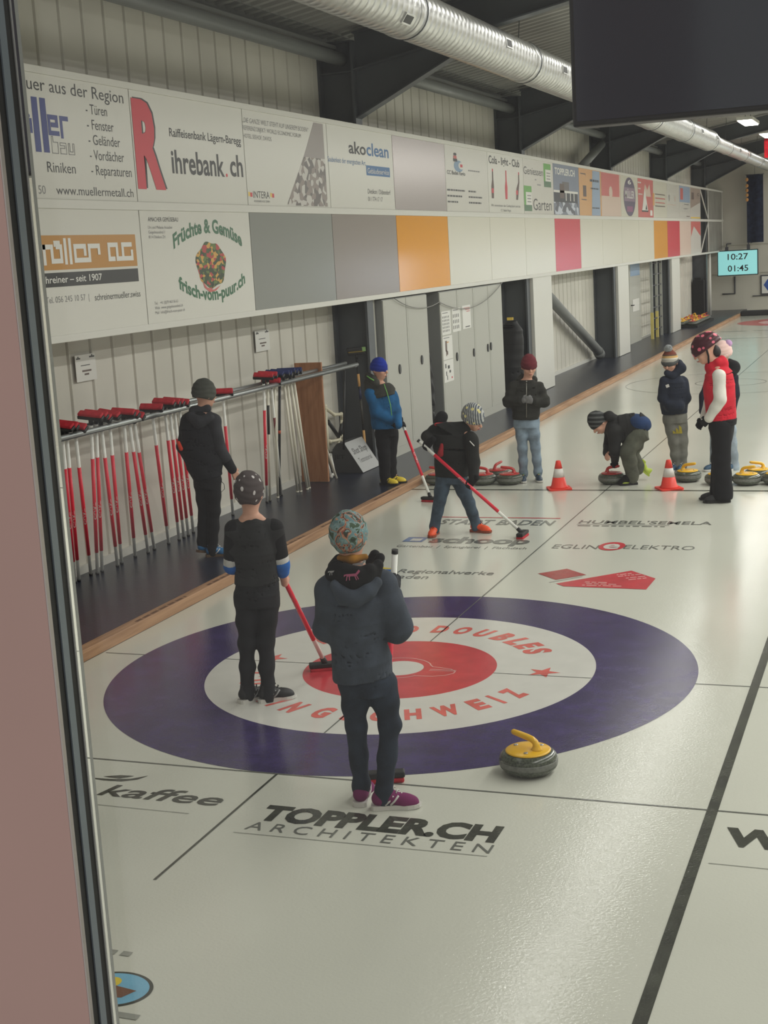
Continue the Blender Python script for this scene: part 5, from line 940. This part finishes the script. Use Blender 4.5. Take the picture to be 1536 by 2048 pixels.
STAR = hatmat('beanie_stripes',(120,124,130),lambda t: None); t = NT(STAR); wv = t.n('ShaderNodeTexWave', Scale=26.0, Distortion=.4); t.l(t.obj((.6,.3,1)), wv.inputs['Vector']); cA = t.ramp(wv.outputs['Fac'],[(0,(84,90,100)),(.5,(176,178,176))]); vo = t.n('ShaderNodeTexVoronoi', Scale=14.0); t.l(t.obj(), vo.inputs['Vector']); fa = t.ramp(vo.outputs['Distance'],[(0,(255,255,255)),(.2,(0,0,0))]); mx = t.n('ShaderNodeMix', data_type='RGBA'); t.l(fa, mx.inputs[0]); t.l(cA, mx.inputs[6]); mx.inputs[7].default_value = (*lin((222,212,150)),1); t.l(mx.outputs[2], t.b.inputs['Base Color'])
hat(F, STAR, low=-.03, tall=.112, tilt=.02, k=1.04, back=.008); gloves(F,[gA,gB],GLB)
SHO = mat('shoe_orange',(246,88,40),.5)
for q in 'AB': shoe(F, jt['an'+q], jt['toe'+q], SHO, mat('sole_dark_orange',(150,70,44),.6), .23, lace=mat('lace_dark_red',(120,36,30),.7))
b = held(L_+.04, hd+ax, hd, F.vec(.35,-1), white0=.2, white1=.3); tag(b,'red and white broom slanting down from the boy in orange shoes','broom')
# ---- boy in jeans with clasped hands
F = Fig('person','boy in a dark puffy jacket, maroon beanie and light jeans clasping his gloved hands',1062,962)
J = F.J; jt = dict(head=(J(1058,732,0),F.vec(.18,.95,-.25),F.vec(0,.02,1)), neck=J(1054,762,0), pel=J(1053,842,0), shA=J(1029,774,0), elA=J(1017,803,.03), wrA=J(1044,802,.14), shB=J(1077,776,0), elB=J(1088,803,.03), wrB=J(1066,803,.14), hipA=J(1042,848,0), knA=J(1045,896,.01), anA=J(1047,944,.0), hipB=J(1065,848,0), knB=J(1071,896,.01), anB=J(1076,943,.0), toeA=F.vec(-.05,1), toeB=F.vec(.12,1))
hA = dict(w=jt['wrA'],f=F.vec(.8,.3,.25),p=F.vec(.1,-.9,.1),side=1,curl=.5,k=.98); hB = dict(w=jt['wrB'],f=F.vec(-.8,.3,.25),p=F.vec(-.1,-.9,.1),side=-1,curl=.5,k=.98)
build_body(F, jt, dict(A=hA,B=hB), SKIN, .98, True); F.eyes()
PJ = fabric('jacket_olive_black',(46,46,42))
garment(F,'jacket',PJ,[(J(1052,838,0),27,.125),(J(1052,815,0),28,.13),(J(1053,792,0),30,.13),(J(1054,775,0),29,.115),(J(1054,760,0),16,.075)],[([jt['shA'],jt['elA'],seg(jt['elA'],jt['wrA'],.85)],[.07,.064,.05]),([jt['shB'],jt['elB'],seg(jt['elB'],jt['wrB'],.85)],[.07,.064,.05])],fold=.005,fz=75.)
garment(F,'hood',PJ,None,[([J(1038,763,-.04),J(1046,758,-.08),J(1066,760,-.06)],[.045,.055,.05])],fold=.002); m = MB(); m.tube([J(1053,766,.1),J(1053,785,.142),J(1053,835,.14)],.004,6); m.ball(J(1053,763,.105),.008,8); m.build('zip',mat('zip_grey',(150,148,140),.4,.5),F.o,True)
legs(F,jt,JEANSL,.076,.054,.046,[(J(1053,855,0),25,.105),(J(1053,832,0),26,.105)],fold=.003)
hat(F, fabric('beanie_maroon',(104,42,50)), low=-.015, tall=.112, tilt=.0, k=1.02); gloves(F,[hA,hB],GLG)
SHN = mat('shoe_navy_green',(40,60,80),.5)
for q in 'AB': shoe(F, jt['an'+q], jt['toe'+q], SHN, SOLEW, .22, lace=mat('lace_green',(76,150,92),.7))
# ---- bending boy
F = Fig('person','boy bending down over a red handled stone, in olive trousers and striped black beanie',1260,968)
J = F.J; jt = dict(head=(J(1198,845,.02),F.vec(-.62,.25,-.72),F.vec(-.6,.1,.75)), neck=J(1218,850,.0), pel=J(1279,858,0), shA=J(1222,862,-.12), elA=J(1217,892,-.14), shB=J(1228,862,.1), elB=J(1230,900,.1), hipA=J(1278,866,-.07), knA=J(1262,906,-.1), anA=J(1276,932,-.22), hipB=J(1276,866,.05), knB=J(1255,904,.1), anB=J(1265,949,.05), toeA=F.vec(-.8,-.2), toeB=F.vec(-.95,.25))
sx = np.array([-.02,6.83,.0]); hp = sx+np.array([.04,0,.186]); jt['wrA'] = J(1214,906,.02); gB = F.grip(hp, np.array([-.97,-.24,0.05]), np.array([0,0,-1.]), F.vec(.2,.9,0),.0165); jt['wrB'] = gB['w']+np.array([0,0,.02]); hA = relaxed(F, jt['wrA'], jt['elA'], F.vec(.3,-.5,0), 1)
build_body(F, jt, dict(A=hA,B=gB), SKIN, .98); F.eyes()
BJ3 = fabric('jacket_coal',(38,38,38)); BLP = fabric('jacket_panel_blue',(32,54,92))
garment(F,'jacket',BJ3,[(J(1290,854,0),21,.12),(J(1276,852,0),28,.135),(J(1258,857,0),30,.13),(J(1240,860,0),30,.13),(J(1222,854,0),22,.1),(J(1212,848,0),12,.06)],[([seg(jt['neck'],jt['shA'],.6),jt['shA'],jt['elA'],jt['wrA']],[.06,.065,.056,.048]),([seg(jt['neck'],jt['shB'],.6),jt['shB'],jt['elB'],seg(jt['elB'],jt['wrB'],.92)],[.06,.07,.062,.044])],fold=.004)
garment(F,'back_panel',BLP,None,[],fold=.003,fz=60.,extra=lambda S: S.ell(J(1277,846,0),(.14,.15,.095),[F.vec(.95,0,-.3),F.n,F.vec(.3,0,.95)])); garment(F,'hood',BJ3,None,[([J(1212,834,-.05),J(1218,832,.05),J(1228,838,.0)],[.05,.05,.055])],fold=.002)
OLV = fabric('trousers_olive',(84,86,76),.16)
legs(F,jt,OLV,.1,.085,.066,[(J(1288,862,0),20,.12),(J(1272,872,0),20,.12)],fold=.006)
BST = hatmat('beanie_band',(50,52,52),lambda t: None); t = NT(BST); wv = t.n('ShaderNodeTexWave', Scale=7.0, bands_direction='Z'); t.l(t.obj(), wv.inputs['Vector']); t.l(t.ramp(wv.outputs['Fac'],[(0,(40,42,42)),(.6,(84,86,86))]), t.b.inputs['Base Color'])
hat(F, BST, low=-.02, tall=.115, tilt=.02, k=1.03); gloves(F,[gB],GLB)
LIM = mat('shoe_lime',(176,196,70),.5)
shoe(F, jt['anB'], jt['toeB'], LIM, SOLEK, .2, lace=LACEK); garment(F,'slider_cover',fabric('slider_black',(26,26,26)),None,[([J(1253,958,.06),J(1243,965,.07)],[.05,.036])],fold=0,cuts=[((0,0,.002),(0,0,-1))]); shoe(F, J(1277,930,-.22), F.vec(.9,-.1), LIM, LIM, .2, lift=.13, pitch=.75)
# ---- boy with the bobble hat
F = Fig('person','boy in a navy hooded sweater, grey trousers and striped bobble hat',1362,941)
J = F.J; jt = dict(head=(J(1340,724,0),F.vec(-.35,.9,-.3),F.vec(0,.02,1)), neck=J(1346,750,0), pel=J(1350,830,0), shA=J(1330,763,.04), elA=J(1326,795,.07), wrA=J(1340,812,.07), shB=J(1365,763,-.04), elB=J(1371,796,.0), wrB=J(1356,812,.07), hipA=J(1341,838,.02), knA=J(1349,884,.04), anA=J(1353,931,.02), hipB=J(1359,838,-.02), knB=J(1364,884,.02), anB=J(1365,931,.0), toeA=F.vec(-.5,.7), toeB=F.vec(-.3,.9))
hA = relaxed(F,jt['wrA'],jt['elA'],F.vec(0,-1,0),1); hB = relaxed(F,jt['wrB'],jt['elB'],F.vec(0,-1,0),-1)
build_body(F, jt, dict(A=hA,B=hB), SKIN, .98); F.eyes()
NV = fabric('sweater_navy',(30,36,50))
def pouch(S): S.cap(J(1340,813,.13),J(1358,813,.13),.06,.06,.04)
garment(F,'sweater',NV,[(J(1349,827,0),25,.125),(J(1348,806,0),27,.135),(J(1347,785,0),25,.125),(J(1347,764,0),23,.115),(J(1347,750,0),12,.07)],[([jt['shA'],jt['elA'],jt['wrA']],[.064,.06,.052]),([jt['shB'],jt['elB'],jt['wrB']],[.064,.06,.052])],fold=.003,extra=pouch)
garment(F,'hood',NV,None,[([J(1334,746,.07),J(1346,752,.06),J(1362,736,.0),J(1358,728,-.06)],[.035,.04,.055,.05])],fold=.002); m = MB(); m.box((-.018,-.003,-.016),(.018,.003,.016), Matrix.Translation(V3(J(1335,772,.15))) @ Matrix.Rotation(.35,4,V3(F.n))); m.build('badge',LACEW,F.o,True)
legs(F,jt,fabric('trousers_grey',(112,112,106),.12),.085,.066,.048,[(J(1350,845,0),23,.11),(J(1350,822,0),23,.11)],fold=.004)
m = MB(); c0 = J(1356,867,.118)
for i,(h0,h1) in enumerate(((.035,.02),(.065,.045),(.095,.07))):
    x = -.055+.034*i; m.poly([c0+F.r*a+F.up*b for a,b in ((x,0),(x+.034,0),(x+.034-.01,h1),(x-.014+.012,h0))])
bmesh.ops.solidify(m.b, geom=m.b.faces[:], thickness=.004); m.build('trouser_print',mat('print_yellow',(206,190,70),.7),F.o,True)
c,R_,Fw_,U_,q_ = F.hd; zc = float(c[2]-F.g[2])
BOB = hatmat('bobble_hat',(120,100,90),zbands([(0,(84,84,84)),(.22,(170,168,160)),(.42,(200,196,184)),(.5,(196,160,104)),(.64,(90,72,60)),(.72,(108,56,44))],zc-.03,zc+.13))
hat(F, BOB, low=-.02, tall=.118, tilt=.0, k=1.02, brim=fabric('brim_grey',(74,76,76))); pom = Sdf(); pc = c+U_*.16; pom.ell(pc,(.046,.046,.042)); pom.fold = lambda P: .006*np.sin(P[...,0]*210)*np.sin(P[...,1]*190+1)*np.sin(P[...,2]*200); pom.build('pompom', fabric('pompom_grey',(146,150,152),.35), F.o, .006)
for q in 'AB': shoe(F, jt['an'+q], jt['toe'+q], mat('shoe_teal',(44,78,104),.5), SOLEW, .225, lace=LACEW)
# ---- woman in the red vest
F = Fig('person','woman in a red vest, white sleeves, black trousers and floral helmet looking down',1436,1002)
J = F.J; jt = dict(head=(J(1411,700,0),F.vec(-.9,.05,-.38),F.vec(-.3,0,.95)), neck=J(1434,734,0), pel=J(1442,840,0), shA=J(1434,752,-.16), elA=J(1420,805,-.2), wrA=J(1408,838,-.1), shB=J(1438,752,.13), elB=J(1440,800,.17), wrB=J(1418,836,.14), hipA=J(1442,850,-.08), knA=J(1440,915,-.08), anA=J(1438,984,-.08), hipB=J(1444,850,.08), knB=J(1443,918,.08), anB=J(1446,990,.07), toeA=F.vec(-1,.05), toeB=F.vec(-.97,.15))
hA = dict(w=jt['wrA'],f=F.vec(-.5,.3,-.6),p=F.vec(.2,.8,0),side=1,curl=.45,k=1.08); hB = dict(w=jt['wrB'],f=F.vec(-.55,-.3,-.6),p=F.vec(-.1,-.8,-.2),side=-1,curl=.5,k=1.08)
build_body(F, jt, dict(A=hA,B=hB), SKIN, 1.1, True); F.eyes()
VR = fabric('vest_red',(192,32,50),.08)
garment(F,'sweater',fabric('cloth_cream',(212,210,202),.05),None,[([jt['shB'],jt['elB'],jt['wrB']],[.066,.06,.046]),([jt['shA'],jt['elA'],jt['wrA']],[.066,.058,.045])],fold=.004)
garment(F,'vest',VR,[(J(1443,838,0),28,.17),(J(1440,800,0),30,.175),(J(1438,770,0),30,.185),(J(1438,748,0),27,.17),(J(1436,735,0),18,.1)],[([J(1421,729,.0),J(1436,724,.045),J(1443,718,.0),J(1436,724,-.045),J(1421,729,0)],[.033]*5),([J(1424,735,.0),J(1444,728,.0)],[.07,.06])],fold=.004,fz=22.)
garment(F,'under_jacket',BLACKW,[(J(1452,848,0),20,.16),(J(1452,836,0),21,.16)],[],fold=0)
garment(F,'trousers',BLACKW,[(J(1444,880,0),20,.14),(J(1443,855,0),25,.155),(J(1442,832,0),24,.15)],[([jt['hipA'],jt['knA'],jt['anA']],[.095,.082,.09]),([jt['hipB'],jt['knB'],jt['anB']],[.1,.085,.098])],fold=.003,cuts=[((0,0,.03),(0,0,-1))])
HELM = hatmat('helmet_floral',(70,24,34),lambda t: None); t = NT(HELM); t.b.inputs['Roughness'].default_value = .4; vo = t.n('ShaderNodeTexVoronoi', Scale=17.0); t.l(t.obj(), vo.inputs['Vector']); t.l(t.ramp(vo.outputs['Distance'],[(0,(236,160,164)),(.16,(210,100,120)),(.36,(64,22,32))]), t.b.inputs['Base Color'])
hat(F, HELM, low=.0, tall=.124, wide=.016, name='helmet', tilt=-.02, k=1.02, back=.02); c,R_,Fw_,U_,q_ = F.hd
S = Sdf(); S.ell(c-Fw_*.085+U_*-.05,(.058,.045,.06),[R_,Fw_,U_]); S.build('hair', mat('hair_dark',(34,28,28),.7), F.o, .007)
m = MB(); m.tube([c+R_*q*.1+U_*.02-Fw_*.01 if False else c-R_*.1+U_*.01-Fw_*.01, c-R_*.09-U_*.06+Fw_*.0, c-R_*.03-U_*.14+Fw_*.03, c+R_*.03-U_*.14+Fw_*.03, c+R_*.09-U_*.06, c+R_*.1+U_*.01-Fw_*.01],.009,8); m.build('chin_strap',BLACKW,F.o,True)
gloves(F,[hA,hB],GLB)
for q in 'AB': shoe(F, jt['an'+q], jt['toe'+q], mat('shoe_black',(26,26,28),.6), SOLEK, .27, lace=LACEK)
# ---- child behind the woman
F = Fig('person','child in a pale pink bobble hat half hidden behind the woman in red',1446,940)
J = F.J; jt = dict(head=(J(1446,706,0),F.vec(-.85,.4,-.15),F.vec(.1,0,1)), neck=J(1450,738,0), pel=J(1446,830,0), shA=J(1424,757,.05), elA=J(1409,790,.06), wrA=J(1407,822,.1), shB=J(1466,757,0), elB=J(1469,790,.02), wrB=J(1462,818,.05), hipA=J(1434,838,0), knA=J(1432,885,0), anA=J(1430,933,0), hipB=J(1456,838,0), knB=J(1462,888,0), anB=J(1468,934,0), toeA=F.vec(-.8,.6), toeB=F.vec(-.6,.8))
hA = relaxed(F,jt['wrA'],jt['elA'],F.vec(.8,0,0),1); hB = relaxed(F,jt['wrB'],jt['elB'],F.vec(-.8,0,0),-1)
build_body(F, jt, dict(A=hA,B=hB), SKIN, .96); F.eyes()
garment(F,'jacket',fabric('jacket_dark_navy',(30,33,48)),[(J(1446,828,0),25,.12),(J(1446,800,0),27,.125),(J(1446,772,0),27,.12),(J(1448,752,0),22,.1),(J(1450,740,0),13,.06)],[([jt['shA'],jt['elA'],jt['wrA']],[.06,.055,.05]),([jt['shB'],jt['elB'],jt['wrB']],[.06,.055,.05])],fold=.004)
garment(F,'hood',BLACKW,None,[([J(1458,728,-.05),J(1466,735,-.0),J(1464,745,.05)],[.06,.075,.05])],fold=.002)
legs(F,jt,fabric('jeans_pale',(138,150,160),.15),.08,.064,.056,[(J(1446,848,0),24,.1),(J(1446,824,0),25,.1)],fold=.004)
PK = fabric('beanie_pink',(222,190,184),.06); hat(F, PK, low=-.05, tall=.12, tilt=-.02, k=1.0, brim=True); c,R_,Fw_,U_,q_ = F.hd; pom = Sdf(); pom.ell(J(1456,687,.0),(.045,.045,.042)); pom.fold = lambda P: .004*np.sin(P[...,0]*210)*np.sin(P[...,1]*190+1)*np.sin(P[...,2]*200); pom.build('pompom', fabric('pompom_mauve',(176,142,182),.12), F.o, .006)
for q in 'AB': shoe(F, jt['an'+q], jt['toe'+q], mat('shoe_teal',(44,78,104),.5), SOLEW, .22, lace=LACEW)
